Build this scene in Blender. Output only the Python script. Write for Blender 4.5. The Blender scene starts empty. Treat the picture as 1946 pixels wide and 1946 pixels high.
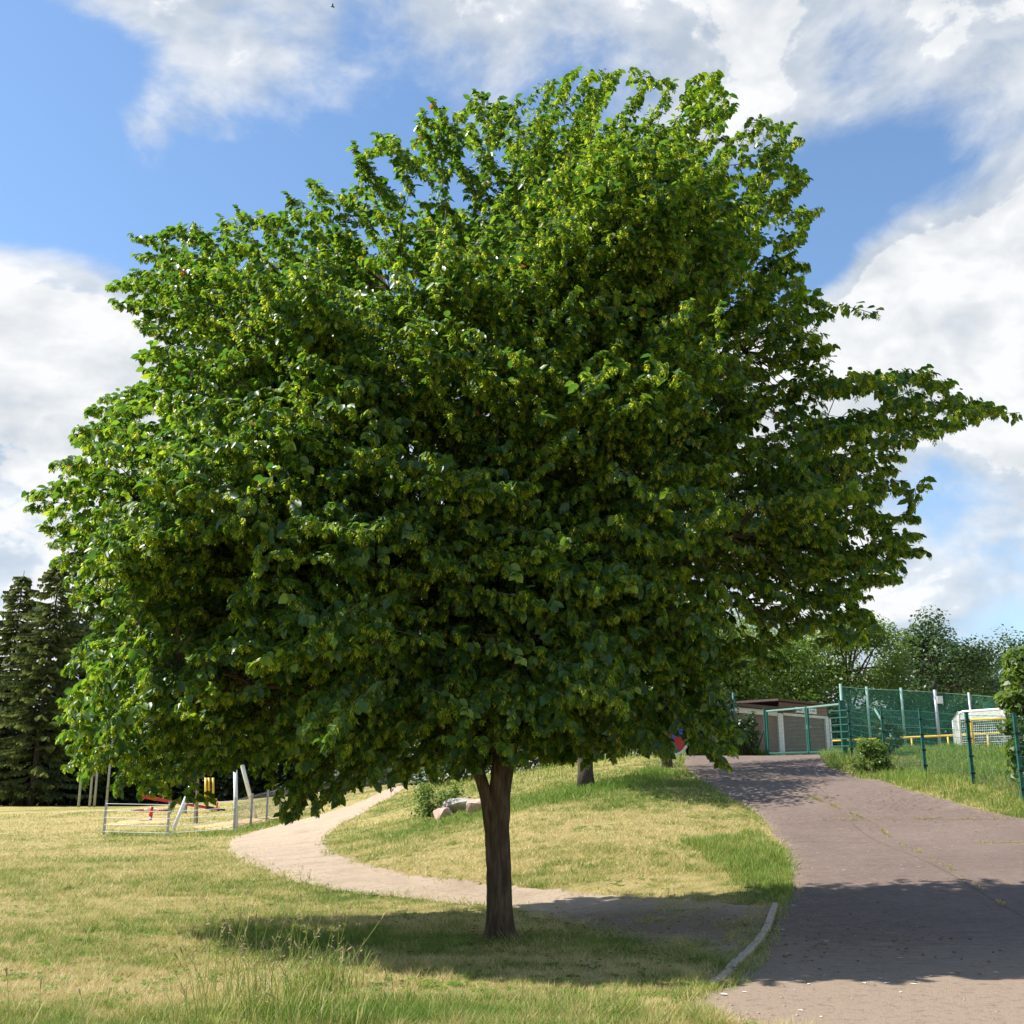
import bpy, bmesh, math, random
import numpy as np
from mathutils import Vector, Matrix, Euler

R = math.radians
random.seed(7)
rng = np.random.default_rng(11)
scene = bpy.context.scene
col = scene.collection

# ------------------------------------------------------------------ camera
FPX, CPX, EYE, PITCH = 2087.0, 973.0, 1.6, R(14.4)
cam_d = bpy.data.cameras.new('camera')
cam = bpy.data.objects.new('camera', cam_d)
col.objects.link(cam)
cam.location = (0, 0, EYE)
cam.rotation_euler = (math.pi / 2 + PITCH, 0, 0)
cam_d.sensor_fit = 'HORIZONTAL'
cam_d.angle = 2 * math.atan(CPX / FPX)
cam_d.clip_start, cam_d.clip_end = 0.1, 4000
scene.camera = cam

# ------------------------------------------------------------------ light
SUN_EL = R(51)
SUN_TO = Vector((-0.99, 0.03, 0)).normalized()          # horizontal direction towards the sun
sun_vec = Vector((SUN_TO.x * math.cos(SUN_EL), SUN_TO.y * math.cos(SUN_EL), math.sin(SUN_EL)))
sl = bpy.data.lights.new('sun', 'SUN')
sl.energy, sl.angle, sl.color = 5.0, R(0.53), (1.0, 0.955, 0.88)
so = bpy.data.objects.new('sun', sl)
col.objects.link(so)
so.location = (-30, -20, 60)
so.rotation_euler = sun_vec.to_track_quat('Z', 'Y').to_euler()

scene.view_settings.view_transform = 'Standard'
scene.view_settings.look = 'None'
scene.view_settings.exposure = 0.80
scene.view_settings.gamma = 1
scene.view_settings.use_curve_mapping = False
scene.render.engine = 'CYCLES'
scene.cycles.use_denoising = True
scene.cycles.max_bounces = 5
scene.cycles.transparent_max_bounces = 12
scene.cycles.transmission_bounces = 4
scene.cycles.diffuse_bounces = 3
scene.cycles.glossy_bounces = 2
scene.cycles.use_adaptive_sampling = True
scene.cycles.adaptive_threshold = 0.02

CP, SP = math.cos(PITCH), math.sin(PITCH)
def ray(px, py):
    a, b = (px - CPX) / FPX, (CPX - py) / FPX
    return Vector((a, CP - b * SP, SP + b * CP))
def at(px, py, Y):
    d = ray(px, py); k = Y / d.y
    return Vector((d.x * k, Y, EYE + d.z * k))

# world: Nishita sky with procedural clouds laid on directions
world = bpy.data.worlds.new('World')
scene.world = world
world.use_nodes = True
wt = world.node_tree
wt.nodes.clear()
def N(nt, t, **kw):
    n = nt.nodes.new(t)
    for k, v in kw.items():
        setattr(n, k, v)
    return n
def mathn(nt, op, a, b=None, c=None, clamp=False):
    n = nt.nodes.new('ShaderNodeMath'); n.operation = op; n.use_clamp = clamp
    for i, v in enumerate((a, b, c)):
        if v is None: continue
        if isinstance(v, (int, float)): n.inputs[i].default_value = v
        else: nt.links.new(v, n.inputs[i])
    return n.outputs[0]
def maprange(nt, v, a, b, c=0.0, d=1.0, mode='SMOOTHSTEP'):
    n = nt.nodes.new('ShaderNodeMapRange'); n.interpolation_type = mode
    nt.links.new(v, n.inputs[0])
    for i, q in zip((1, 2, 3, 4), (a, b, c, d)): n.inputs[i].default_value = q
    return n.outputs[0]
def mixc(nt, f, a, b, mode='MIX'):
    n = nt.nodes.new('ShaderNodeMix'); n.data_type = 'RGBA'; n.blend_type = mode
    for i, v in ((0, f), (6, a), (7, b)):
        if isinstance(v, (int, float)): n.inputs[i].default_value = v
        elif isinstance(v, tuple): n.inputs[i].default_value = v if len(v) == 4 else (*v, 1)
        else: nt.links.new(v, n.inputs[i])
    return n.outputs[2]

def build_world():
    nt = wt
    sky = N(nt, 'ShaderNodeTexSky', sky_type='NISHITA')
    sky.sun_disc = False
    sky.sun_elevation = SUN_EL
    sky.sun_rotation = math.atan2(SUN_TO.x, SUN_TO.y)
    sky.air_density, sky.dust_density, sky.ozone_density = 1.0, 0.25, 1.6
    tc = N(nt, 'ShaderNodeTexCoord')
    D = tc.outputs['Generated']
    def noise(vec, scale, detail, rough, dist=0.0, off=(0, 0, 0), stretch=(1, 1, 1)):
        m = N(nt, 'ShaderNodeMapping'); m.inputs['Location'].default_value = off
        m.inputs['Scale'].default_value = stretch
        nt.links.new(vec, m.inputs[0])
        n = N(nt, 'ShaderNodeTexNoise'); n.inputs['Scale'].default_value = scale
        n.inputs['Detail'].default_value = detail; n.inputs['Roughness'].default_value = rough
        n.inputs['Distortion'].default_value = dist
        nt.links.new(m.outputs[0], n.inputs['Vector'])
        return n.outputs['Fac']
    # coverage: a broad field of its own all round, thicker towards the horizon, plus the banks of cloud seen in this part of the sky
    cov = mathn(nt, 'MULTIPLY', mathn(nt, 'SUBTRACT', noise(D, 1.7, 2, 0.5, 0, (3.1, 0.4, 1.7)), 0.5), 0.5)
    sep = N(nt, 'ShaderNodeSeparateXYZ'); nt.links.new(D, sep.inputs[0])
    cov = mathn(nt, 'ADD', cov, maprange(nt, sep.outputs['Z'], 0.52, 0.30, 0.0, 0.21))
    blobs = [  # px, py, radius (rad), weight
        (640, -20, .30, .38), (260, -30, .20, .18), (960, 60, .22, .28), (430, 10, .22, .20),
        (1350, 30, .20, .14), (1660, 130, .24, .17), (1900, 60, .30, .22), (1480, 190, .13, .14), (1750, 240, .16, .14),
        (220, 285, .09, .30), (330, 275, .08, .16), (30, 200, .09, .10),
        (60, 520, .28, .19), (100, 800, .34, .17), (120, 1000, .25, .15),
        (1790, 620, .22, .34), (1670, 570, .14, .26), (1900, 520, .18, .26), (1720, 760, .24, .20), (1720, 470, .09, .18), (1900, 430, .10, .14),
        (600, 240, .26, -.30), (110, 190, .15, -.36), (60, 345, .13, -.30), (400, 370, .13, -.15), (760, 260, .22, -.14), (330, 400, .10, -.10),
        (1630, 355, .17, -.42), (1840, 335, .11, -.26), (1560, 450, .12, -.36), (1500, 560, .12, -.2), (1760, 905, .09, -.30), (1620, 80, .07, -.12), (1780, 360, .07, -.14),
        (1800, 1185, .10, -.10), (1120, 130, .10, -.20), (1620, 50, .06, -.12)]
    for px, py, rad, w in blobs:
        d = ray(px, py).normalized()
        v = N(nt, 'ShaderNodeVectorMath', operation='DISTANCE')
        nt.links.new(D, v.inputs[0]); v.inputs[1].default_value = d
        g = maprange(nt, v.outputs['Value'], rad, 0.0, 0.0, w)
        cov = mathn(nt, 'ADD', cov, g)
    st = (1, 1, 1.5)
    base = noise(D, 4.6, 9, 0.60, 0.25, (0, 0, 0), st)
    cov = mathn(nt, 'ADD', cov, mathn(nt, 'MULTIPLY', mathn(nt, 'SUBTRACT', base, 0.5), 1.25))
    thin = maprange(nt, cov, 0.03, 0.31)
    # billows of the heaped clouds
    bn = noise(D, 15, 5, 0.50, 0.4, (2, 7, 4), st)
    bil = mathn(nt, 'ABSOLUTE', mathn(nt, 'SUBTRACT', bn, 0.5))
    thick = maprange(nt, mathn(nt, 'ADD', cov, mathn(nt, 'MULTIPLY', bil, 0.5)), 0.37, 0.42)
    dens = mathn(nt, 'MAXIMUM', mathn(nt, 'MULTIPLY', thin, 0.88), thick)
    # relief: density here against density a little towards the sun
    off = N(nt, 'ShaderNodeVectorMath', operation='ADD'); off.inputs[1].default_value = (sun_vec * 0.035)
    nt.links.new(D, off.inputs[0])
    base2 = noise(off.outputs[0], 4.6, 4, 0.60, 0.25, (0, 0, 0), st)
    bn2 = noise(off.outputs[0], 15, 3, 0.50, 0.4, (2, 7, 4), st)
    bil2 = mathn(nt, 'ABSOLUTE', mathn(nt, 'SUBTRACT', bn2, 0.5))
    rel = mathn(nt, 'SUBTRACT', base, base2)
    rel2 = mathn(nt, 'SUBTRACT', bil, bil2)
    lit = mathn(nt, 'ADD', mathn(nt, 'MULTIPLY', rel, 2.2), mathn(nt, 'MULTIPLY', rel2, 1.2))
    lit = mathn(nt, 'ADD', lit, 0.46)
    lit = mathn(nt, 'ADD', lit, mathn(nt, 'MULTIPLY', thick, 0.30))
    shade = maprange(nt, lit, 0.12, 0.92, 0, 1, 'LINEAR')
    ccol = mixc(nt, shade, (4.4, 4.95, 5.6), (7.9, 8.0, 8.1))
    skyc = mixc(nt, 1.0, sky.outputs[0], (1.50, 1.66, 1.74), 'MULTIPLY')
    final = mixc(nt, dens, skyc, ccol)
    bg = N(nt, 'ShaderNodeBackground'); bg.inputs['Strength'].default_value = 0.071
    nt.links.new(final, bg.inputs[0])
    out = N(nt, 'ShaderNodeOutputWorld')
    nt.links.new(bg.outputs[0], out.inputs[0])
build_world()
world.cycles.sampling_method = 'MANUAL'
world.cycles.sample_map_resolution = 512

# ------------------------------------------------------------------ helpers
def tag(o, label=None, cat=None, group=None, kind=None):
    if label: o['label'] = label
    if cat: o['category'] = cat
    if group: o['group'] = group
    if kind: o['kind'] = kind
    return o
def empty(name, loc=(0, 0, 0), rz=0.0):
    o = bpy.data.objects.new(name, None); col.objects.link(o)
    o.location = loc; o.rotation_euler = (0, 0, rz); o.empty_display_size = 0.3
    return o
def obj(name, me, mat=None, parent=None, world_space=True):
    if mat is not None and len(me.materials) == 0: me.materials.append(mat)
    o = bpy.data.objects.new(name, me); col.objects.link(o)
    if parent is not None:
        o.parent = parent
        if world_space:
            M = Matrix.LocRotScale(parent.location, parent.rotation_euler, parent.scale)
            p = parent.parent
            if p is not None:
                M = Matrix.LocRotScale(p.location, p.rotation_euler, p.scale) @ parent.matrix_parent_inverse @ M
            o.matrix_parent_inverse = M.inverted()
    return o

class MB:
    def __init__(s): s.v, s.f = [], []
    def add(s, vs, fs):
        b = len(s.v); s.v += [tuple(v) for v in vs]; s.f += [tuple(i + b for i in f) for f in fs]; return s
    def box(s, c, size, rot=None):
        hx, hy, hz = [q / 2 for q in size]; c = Vector(c)
        pts = [Vector((x, y, z)) for x in (-hx, hx) for y in (-hy, hy) for z in (-hz, hz)]
        if rot is not None: pts = [rot @ p for p in pts]
        return s.add([p + c for p in pts], [(0, 1, 3, 2), (4, 6, 7, 5), (0, 4, 5, 1), (2, 3, 7, 6), (0, 2, 6, 4), (1, 5, 7, 3)])
    def tube(s, pts, rad, n=8, cap=True):
        pts = [Vector(p) for p in pts]
        if not hasattr(rad, '__len__'): rad = [rad] * len(pts)
        b = len(s.v); prev = None
        for i, p in enumerate(pts):
            t = (pts[min(i + 1, len(pts) - 1)] - pts[max(i - 1, 0)]).normalized()
            a = Vector((0, 0, 1)) if abs(t.z) < .9 else Vector((1, 0, 0))
            if prev is not None: a = prev
            x = (a - t * a.dot(t)).normalized(); y = t.cross(x); prev = x
            for k in range(n):
                th = 2 * math.pi * k / n
                s.v.append(tuple(p + (x * math.cos(th) + y * math.sin(th)) * rad[i]))
        for i in range(len(pts) - 1):
            for k in range(n):
                k2 = (k + 1) % n
                s.f.append((b + i * n + k, b + i * n + k2, b + (i + 1) * n + k2, b + (i + 1) * n + k))
        if cap:
            s.f.append(tuple(b + k for k in range(n))[::-1])
            s.f.append(tuple(b + (len(pts) - 1) * n + k for k in range(n)))
        return s
    def mesh(s, name, smooth=False):
        me = bpy.data.meshes.new(name); me.from_pydata(s.v, [], s.f); me.update()
        if smooth: me.polygons.foreach_set('use_smooth', [True] * len(me.polygons))
        return me
    def build(s, name, mat, parent=None, smooth=False):
        return obj(name, s.mesh(name, smooth), mat, parent)

def np_mesh(name, V, F, attrs=None, smooth=False):
    """V (n,3), F (m,k) uniform faces; attrs: {name: per-vertex float array}"""
    V = np.ascontiguousarray(V, dtype=np.float32); F = np.ascontiguousarray(F, dtype=np.int32)
    me = bpy.data.meshes.new(name)
    k = F.shape[1]; m = len(F)
    me.vertices.add(len(V)); me.vertices.foreach_set('co', V.ravel())
    me.loops.add(m * k); me.loops.foreach_set('vertex_index', F.ravel())
    me.polygons.add(m)
    me.polygons.foreach_set('loop_start', np.arange(0, m * k, k, dtype=np.int32))
    me.polygons.foreach_set('loop_total', np.full(m, k, dtype=np.int32))
    if smooth: me.polygons.foreach_set('use_smooth', np.ones(m, dtype=bool))
    for an, av in (attrs or {}).items():
        a = me.attributes.new(an, 'FLOAT', 'POINT')
        a.data.foreach_set('value', np.ascontiguousarray(av, dtype=np.float32))
    me.update(calc_edges=True)
    return me

# value noise (numpy)
_tab = np.random.default_rng(3).random((256, 256))
def vnoise(x, y):
    xi = np.floor(x).astype(int); yi = np.floor(y).astype(int)
    fx = x - xi; fy = y - yi
    fx = fx * fx * (3 - 2 * fx); fy = fy * fy * (3 - 2 * fy)
    g = lambda a, b: _tab[a & 255, b & 255]
    return (g(xi, yi) * (1 - fx) + g(xi + 1, yi) * fx) * (1 - fy) + (g(xi, yi + 1) * (1 - fx) + g(xi + 1, yi + 1) * fx) * fy
def fbm(x, y, sc, oc=4):
    x = np.asarray(x, float) * sc + 31.7; y = np.asarray(y, float) * sc + 12.3
    t = 0; a = 0.5; s = 0
    for _ in range(oc):
        t = t + a * vnoise(x, y); s += a; a *= 0.55; x = x * 2.03 + 7.1; y = y * 2.03 + 3.7
    return t / s

# ------------------------------------------------------------------ materials
def new_mat(name):
    m = bpy.data.materials.new(name); m.use_nodes = True
    nt = m.node_tree; b = nt.nodes['Principled BSDF']
    return m, nt, b
def coords(nt, kind='Object'):
    return nt.nodes.new('ShaderNodeTexCoord').outputs[kind]
def noise_n(nt, scale, detail=4, rough=0.55, vec=None, stretch=None, dist=0.0):
    n = nt.nodes.new('ShaderNodeTexNoise')
    n.inputs['Scale'].default_value = scale; n.inputs['Detail'].default_value = detail
    n.inputs['Roughness'].default_value = rough; n.inputs['Distortion'].default_value = dist
    v = vec if vec is not None else coords(nt)
    if stretch:
        m = nt.nodes.new('ShaderNodeMapping'); m.inputs['Scale'].default_value = stretch
        nt.links.new(v, m.inputs[0]); v = m.outputs[0]
    nt.links.new(v, n.inputs['Vector'])
    return n.outputs['Fac']
def ramp(nt, f, stops):
    r = nt.nodes.new('ShaderNodeValToRGB')
    while len(r.color_ramp.elements) < len(stops): r.color_ramp.elements.new(0.5)
    for e, (p, c) in zip(r.color_ramp.elements, stops):
        e.position = p; e.color = (*c, 1)
    nt.links.new(f, r.inputs[0]); return r.outputs[0]
def bump(nt, b, h, dist=0.01, strength=0.5):
    n = nt.nodes.new('ShaderNodeBump'); n.inputs['Strength'].default_value = strength
    n.inputs['Distance'].default_value = dist
    nt.links.new(h, n.inputs['Height']); nt.links.new(n.outputs[0], b.inputs['Normal'])
def attr(nt, name):
    a = nt.nodes.new('ShaderNodeAttribute'); a.attribute_name = name; return a.outputs['Fac']

def simple(name, c, rough=0.5, metal=0.0, var=0.18, scale=6.0, bumpd=0.002, spec=0.4):
    m, nt, b = new_mat(name)
    f = noise_n(nt, scale, 6, 0.6)
    lo = tuple(max(0, q * (1 - var)) for q in c); hi = tuple(min(1, q * (1 + var)) for q in c)
    nt.links.new(ramp(nt, f, [(0.3, lo), (0.7, hi)]), b.inputs['Base Color'])
    rr = maprange(nt, noise_n(nt, scale * 3, 3), 0.3, 0.7, max(0, rough - .08), min(1, rough + .1))
    nt.links.new(rr, b.inputs['Roughness'])
    b.inputs['Metallic'].default_value = metal
    b.inputs['Specular IOR Level'].default_value = spec
    if bumpd: bump(nt, b, noise_n(nt, scale * 8, 4), bumpd, 0.4)
    return m

def foliage(name, stops, trans, tmix=0.35, rough=0.42, spec=0.35):
    m, nt, b = new_mat(name)
    c = ramp(nt, attr(nt, 'rnd'), stops)
    nt.links.new(c, b.inputs['Base Color'])
    b.inputs['Roughness'].default_value = rough
    b.inputs['Specular IOR Level'].default_value = spec
    t = nt.nodes.new('ShaderNodeBsdfTranslucent')
    tcx = mixc(nt, 1.0, c, trans, 'MULTIPLY')
    nt.links.new(tcx, t.inputs[0])
    mx = nt.nodes.new('ShaderNodeMixShader'); mx.inputs[0].default_value = tmix
    nt.links.new(b.outputs[0], mx.inputs[1]); nt.links.new(t.outputs[0], mx.inputs[2])
    nt.links.new(mx.outputs[0], nt.nodes['Material Output'].inputs[0])
    return m

def ground_mat():
    m, nt, b = new_mat('lawn_soil')
    dry = attr(nt, 'dry'); bare = attr(nt, 'bare')
    n1 = noise_n(nt, 9, 6, 0.65); n2 = noise_n(nt, 60, 5, 0.7)
    f = mathn(nt, 'ADD', dry, mathn(nt, 'MULTIPLY', mathn(nt, 'SUBTRACT', n1, 0.5), 0.9))
    g = ramp(nt, f, [(0.10, (0.15, 0.175, 0.04)), (0.45, (0.34, 0.30, 0.10)), (0.85, (0.50, 0.40, 0.165))])
    soil = ramp(nt, n1, [(0.3, (0.20, 0.145, 0.095)), (0.7, (0.30, 0.225, 0.15))])
    c = mixc(nt, maprange(nt, mathn(nt, 'ADD', bare, mathn(nt, 'MULTIPLY', mathn(nt, 'SUBTRACT', n2, 0.5), 0.8)), 0.35, 0.75), g, soil)
    c = mixc(nt, maprange(nt, n2, 0.25, 0.55, 0.40, 0.0), c, (0.10, 0.095, 0.04))
    nt.links.new(c, b.inputs['Base Color'])
    b.inputs['Roughness'].default_value = 0.95; b.inputs['Specular IOR Level'].default_value = 0.1
    bump(nt, b, mathn(nt, 'ADD', n2, noise_n(nt, 180, 3, 0.7)), 0.03, 0.9)
    return m
def grass_mat(name='grass_blades', stops=None):
    m, nt, b = new_mat(name)
    f = mathn(nt, 'ADD', attr(nt, 'dry'), mathn(nt, 'MULTIPLY', mathn(nt, 'SUBTRACT', attr(nt, 'rnd'), 0.5), 0.75))
    c = ramp(nt, f, stops or [(0.0, (0.15, 0.25, 0.035)), (0.28, (0.26, 0.32, 0.065)), (0.48, (0.42, 0.40, 0.13)), (0.75, (0.58, 0.48, 0.20)), (1.0, (0.64, 0.54, 0.28))])
    nt.links.new(c, b.inputs['Base Color'])
    b.inputs['Roughness'].default_value = 0.55; b.inputs['Specular IOR Level'].default_value = 0.25
    t = nt.nodes.new('ShaderNodeBsdfTranslucent'); nt.links.new(c, t.inputs[0])
    mx = nt.nodes.new('ShaderNodeMixShader'); mx.inputs[0].default_value = 0.40
    nt.links.new(b.outputs[0], mx.inputs[1]); nt.links.new(t.outputs[0], mx.inputs[2])
    nt.links.new(mx.outputs[0], nt.nodes['Material Output'].inputs[0])
    return m
def path_mat():
    m, nt, b = new_mat('sandy_path')
    n1 = noise_n(nt, 0.9, 6, 0.6); n2 = noise_n(nt, 5, 8, 0.72, stretch=(1, 2.2, 1)); n3 = noise_n(nt, 26, 5, 0.75); n4 = noise_n(nt, 90, 3, 0.7)
    c = ramp(nt, n1, [(0.3, (0.45, 0.34, 0.235)), (0.55, (0.56, 0.435, 0.31)), (0.75, (0.50, 0.365, 0.255))])
    c = mixc(nt, maprange(nt, n2, 0.50, 0.68, 0, 0.55), c, (0.30, 0.22, 0.145))
    c = mixc(nt, maprange(nt, n3, 0.55, 0.70, 0, 0.6), c, (0.27, 0.20, 0.14))
    c = mixc(nt, maprange(nt, n4, 0.55, 0.72, 0, 0.5), c, (0.56, 0.48, 0.38))
    soil = ramp(nt, n3, [(0.35, (0.20, 0.15, 0.095)), (0.6, (0.30, 0.225, 0.15)), (0.75, (0.38, 0.30, 0.21))])
    c = mixc(nt, maprange(nt, mathn(nt, 'ADD', attr(nt, 'bare'), mathn(nt, 'MULTIPLY', mathn(nt, 'SUBTRACT', n2, 0.5), 1.2)), 0.1, 0.9, 0, 0.75), c, soil)
    nt.links.new(c, b.inputs['Base Color'])
    b.inputs['Roughness'].default_value = 0.95; b.inputs['Specular IOR Level'].default_value = 0.1
    bump(nt, b, mathn(nt, 'ADD', mathn(nt, 'MULTIPLY', n2, 1.5), n3), 0.05, 1.0)
    return m
def asphalt_mat():
    m, nt, b = new_mat('worn_asphalt')
    n1 = noise_n(nt, 0.45, 6, 0.65); n2 = noise_n(nt, 2.6, 8, 0.72, stretch=(1, 1.6, 1)); n3 = noise_n(nt, 22, 5, 0.8); n4 = noise_n(nt, 75, 3, 0.75)
    c = ramp(nt, n1, [(0.3, (0.152, 0.108, 0.088)), (0.5, (0.185, 0.134, 0.108)), (0.72, (0.222, 0.165, 0.133))])
    c = mixc(nt, maprange(nt, n2, 0.50, 0.72, 0, 0.45), c, (0.225, 0.170, 0.135))
    c = mixc(nt, maprange(nt, n2, 0.46, 0.30, 0, 0.5), c, (0.105, 0.076, 0.066))
    # dust trodden over the near end of the drive
    dust = attr(nt, 'dust')
    df = mathn(nt, 'ADD', dust, mathn(nt, 'MULTIPLY', mathn(nt, 'SUBTRACT', n2, 0.5), 1.3))
    c = mixc(nt, maprange(nt, df, 0.1, 0.95, 0, 0.9), c, (0.345, 0.262, 0.188))
    n5 = noise_n(nt, 9, 4, 0.8)
    c = mixc(nt, maprange(nt, n5, 0.52, 0.66, 0, 0.42), c, (0.10, 0.074, 0.062))
    c = mixc(nt, maprange(nt, n5, 0.46, 0.34, 0, 0.4), c, (0.30, 0.235, 0.185))
    c = mixc(nt, maprange(nt, n3, 0.54, 0.68, 0, 0.55), c, (0.085, 0.065, 0.056))
    c = mixc(nt, maprange(nt, n4, 0.54, 0.70, 0, 0.55), c, (0.34, 0.28, 0.235))
    c = mixc(nt, maprange(nt, n4, 0.45, 0.32, 0, 0.5), c, (0.07, 0.055, 0.05))
    nt.links.new(c, b.inputs['Base Color'])
    b.inputs['Roughness'].default_value = 0.9; b.inputs['Specular IOR Level'].default_value = 0.2
    bump(nt, b, mathn(nt, 'ADD', n3, n4), 0.02, 0.8)
    return m
def bark_mat(name, c1, c2, sc=1.0):
    m, nt, b = new_mat(name)
    n1 = noise_n(nt, 14 * sc, 8, 0.65, stretch=(1, 1, 0.18), dist=0.4); n2 = noise_n(nt, 3 * sc, 4)
    c = ramp(nt, n1, [(0.32, tuple(q * .45 for q in c1)), (0.5, c1), (0.72, c2)])
    c = mixc(nt, maprange(nt, n2, 0.45, 0.7, 0, 0.4), c, tuple(q * .55 for q in c1))
    nt.links.new(c, b.inputs['Base Color'])
    b.inputs['Roughness'].default_value = 0.9; b.inputs['Specular IOR Level'].default_value = 0.15
    bump(nt, b, n1, 0.03, 0.9)
    return m

M = {}
M['ground'] = ground_mat(); M['grass'] = grass_mat(); M['path'] = path_mat(); M['asphalt'] = asphalt_mat()
M['lush'] = grass_mat('lush_grass', [(0.0, (0.11, 0.22, 0.025)), (0.35, (0.21, 0.32, 0.045)), (0.65, (0.38, 0.40, 0.10)), (1.0, (0.56, 0.48, 0.22))])
M['bark'] = bark_mat('hornbeam_bark', (0.105, 0.074, 0.049), (0.22, 0.165, 0.112))
M['bark2'] = bark_mat('grey_brown_bark', (0.075, 0.06, 0.05), (0.13, 0.105, 0.09))
M['leaf'] = foliage('hornbeam_leaf', [(0.0, (0.032, 0.086, 0.026)), (0.4, (0.058, 0.126, 0.027)), (0.75, (0.118, 0.200, 0.027)), (0.965, (0.23, 0.30, 0.034)), (1.0, (0.22, 0.07, 0.025))], (2.5, 2.4, 0.9), 0.42, 0.38, 0.5)
M['catkin'] = foliage('hornbeam_seed_bracts', [(0.0, (0.28, 0.40, 0.045)), (0.6, (0.46, 0.56, 0.06)), (0.96, (0.66, 0.69, 0.13)), (1.0, (0.30, 0.15, 0.05))], (1.35, 1.3, 0.6), 0.45, 0.6, 0.2)
M['tree_bright'] = foliage('bright_tree_leaf', [(0.0, (0.045, 0.085, 0.016)), (0.5, (0.085, 0.14, 0.026)), (1.0, (0.15, 0.205, 0.045))], (2.4, 2.3, 1.2), 0.4)
M['tree_dark'] = foliage('dark_tree_leaf', [(0.0, (0.024, 0.05, 0.016)), (0.5, (0.045, 0.08, 0.026)), (1.0, (0.078, 0.12, 0.042))], (2.0, 2.1, 1.3), 0.32)
M['spruce'] = foliage('spruce_needles', [(0.0, (0.055, 0.085, 0.034)), (0.5, (0.11, 0.145, 0.05)), (1.0, (0.20, 0.225, 0.08))], (1.4, 1.4, 1.1), 0.3, 0.6, 0.2)
M['hedge'] = foliage('hedge_leaf', [(0.0, (0.018, 0.036, 0.013)), (0.6, (0.036, 0.062, 0.022)), (1.0, (0.075, 0.11, 0.038))], (1.6, 1.7, 1.1), 0.25)
M['green_metal'] = simple('green_coated_steel', (0.018, 0.105, 0.078), 0.45, 0, 0.15, 5)
M['green_pale'] = simple('weathered_green_steel', (0.17, 0.30, 0.25), 0.5, 0, 0.15, 4)
M['steel'] = simple('galvanised_steel', (0.36, 0.38, 0.40), 0.45, 0.55, 0.15, 10)
M['white_paint'] = simple('white_painted_metal', (0.72, 0.73, 0.74), 0.45, 0, 0.06, 4)
M['white_wood'] = simple('white_painted_wood', (0.66, 0.66, 0.64), 0.6, 0, 0.08, 5)
M['red'] = simple('red_paint', (0.52, 0.03, 0.035), 0.4, 0, 0.15, 6)
M['yellow'] = simple('yellow_paint', (0.68, 0.45, 0.04), 0.4, 0, 0.1, 6)
M['teal'] = simple('shaded_teal_paint', (0.03, 0.17, 0.18), 0.5, 0, 0.12, 6)  # teal darkened: shade over the round board is put into the colour
M['blue'] = simple('blue_paint', (0.02, 0.12, 0.60), 0.4, 0, 0.1, 6)
M['orange'] = simple('shaded_orange_brown_paint', (0.16, 0.06, 0.025), 0.5, 0, 0.15, 6)  # orange darkened likewise, the board's shade is mixed into the paint
M['black'] = simple('black_rubber', (0.02, 0.02, 0.022), 0.8)
M['timber'] = simple('weathered_timber', (0.24, 0.17, 0.12), 0.8, 0, 0.25, 9, 0.006)
M['rock_pink'] = simple('pink_sandstone', (0.47, 0.32, 0.26), 0.9, 0, 0.3, 5, 0.02)
M['rock_grey'] = simple('grey_stone', (0.42, 0.385, 0.335), 0.9, 0, 0.25, 5, 0.02)
M['kerb'] = simple('grey_kerb_stone', (0.42, 0.35, 0.265), 0.9, 0, 0.3, 12, 0.006)
M['straw'] = simple('mown_straw', (0.50, 0.36, 0.17), 0.9, 0, 0.3, 9, 0.02)
M['sand'] = simple('pale_wood_chips', (0.55, 0.40, 0.22), 0.95, 0, 0.3, 8, 0.03)
M['petal'] = simple('pale_petals', (0.72, 0.68, 0.62), 0.8, 0, 0.1)
M['brown_wall'] = simple('brown_boarding', (0.21, 0.128, 0.10), 0.7, 0, 0.18, 4, 0.004)
M['door'] = simple('dark_brown_shutter', (0.17, 0.128, 0.113), 0.6, 0, 0.15, 4, 0.002)
M['grey_wall'] = simple('pale_grey_render', (0.40, 0.40, 0.40), 0.9, 0, 0.1, 3, 0.004)
M['roof'] = simple('brown_roof_felt', (0.10, 0.066, 0.058), 0.9, 0, 0.2, 4, 0.006)
M['ink'] = simple('grey_lettering', (0.10, 0.09, 0.10), 0.6, 0, 0.05, 4, 0)
M['ink_red'] = simple('faded_red_lettering', (0.38, 0.17, 0.20), 0.6, 0, 0.05, 4, 0)
M['ink_pale'] = simple('faded_grey_lettering', (0.40, 0.45, 0.48), 0.6, 0, 0.05, 4, 0)
M['net_cord'] = simple('white_net_cord', (0.66, 0.70, 0.66), 0.8, 0, 0.08, 5, 0)
M['seed'] = simple('purple_brown_seed_head', (0.36, 0.27, 0.15), 0.8, 0, 0.3, 30, 0)
M['bird'] = simple('dark_plumage', (0.03, 0.03, 0.035), 0.7, 0, 0.2, 30, 0)
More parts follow.
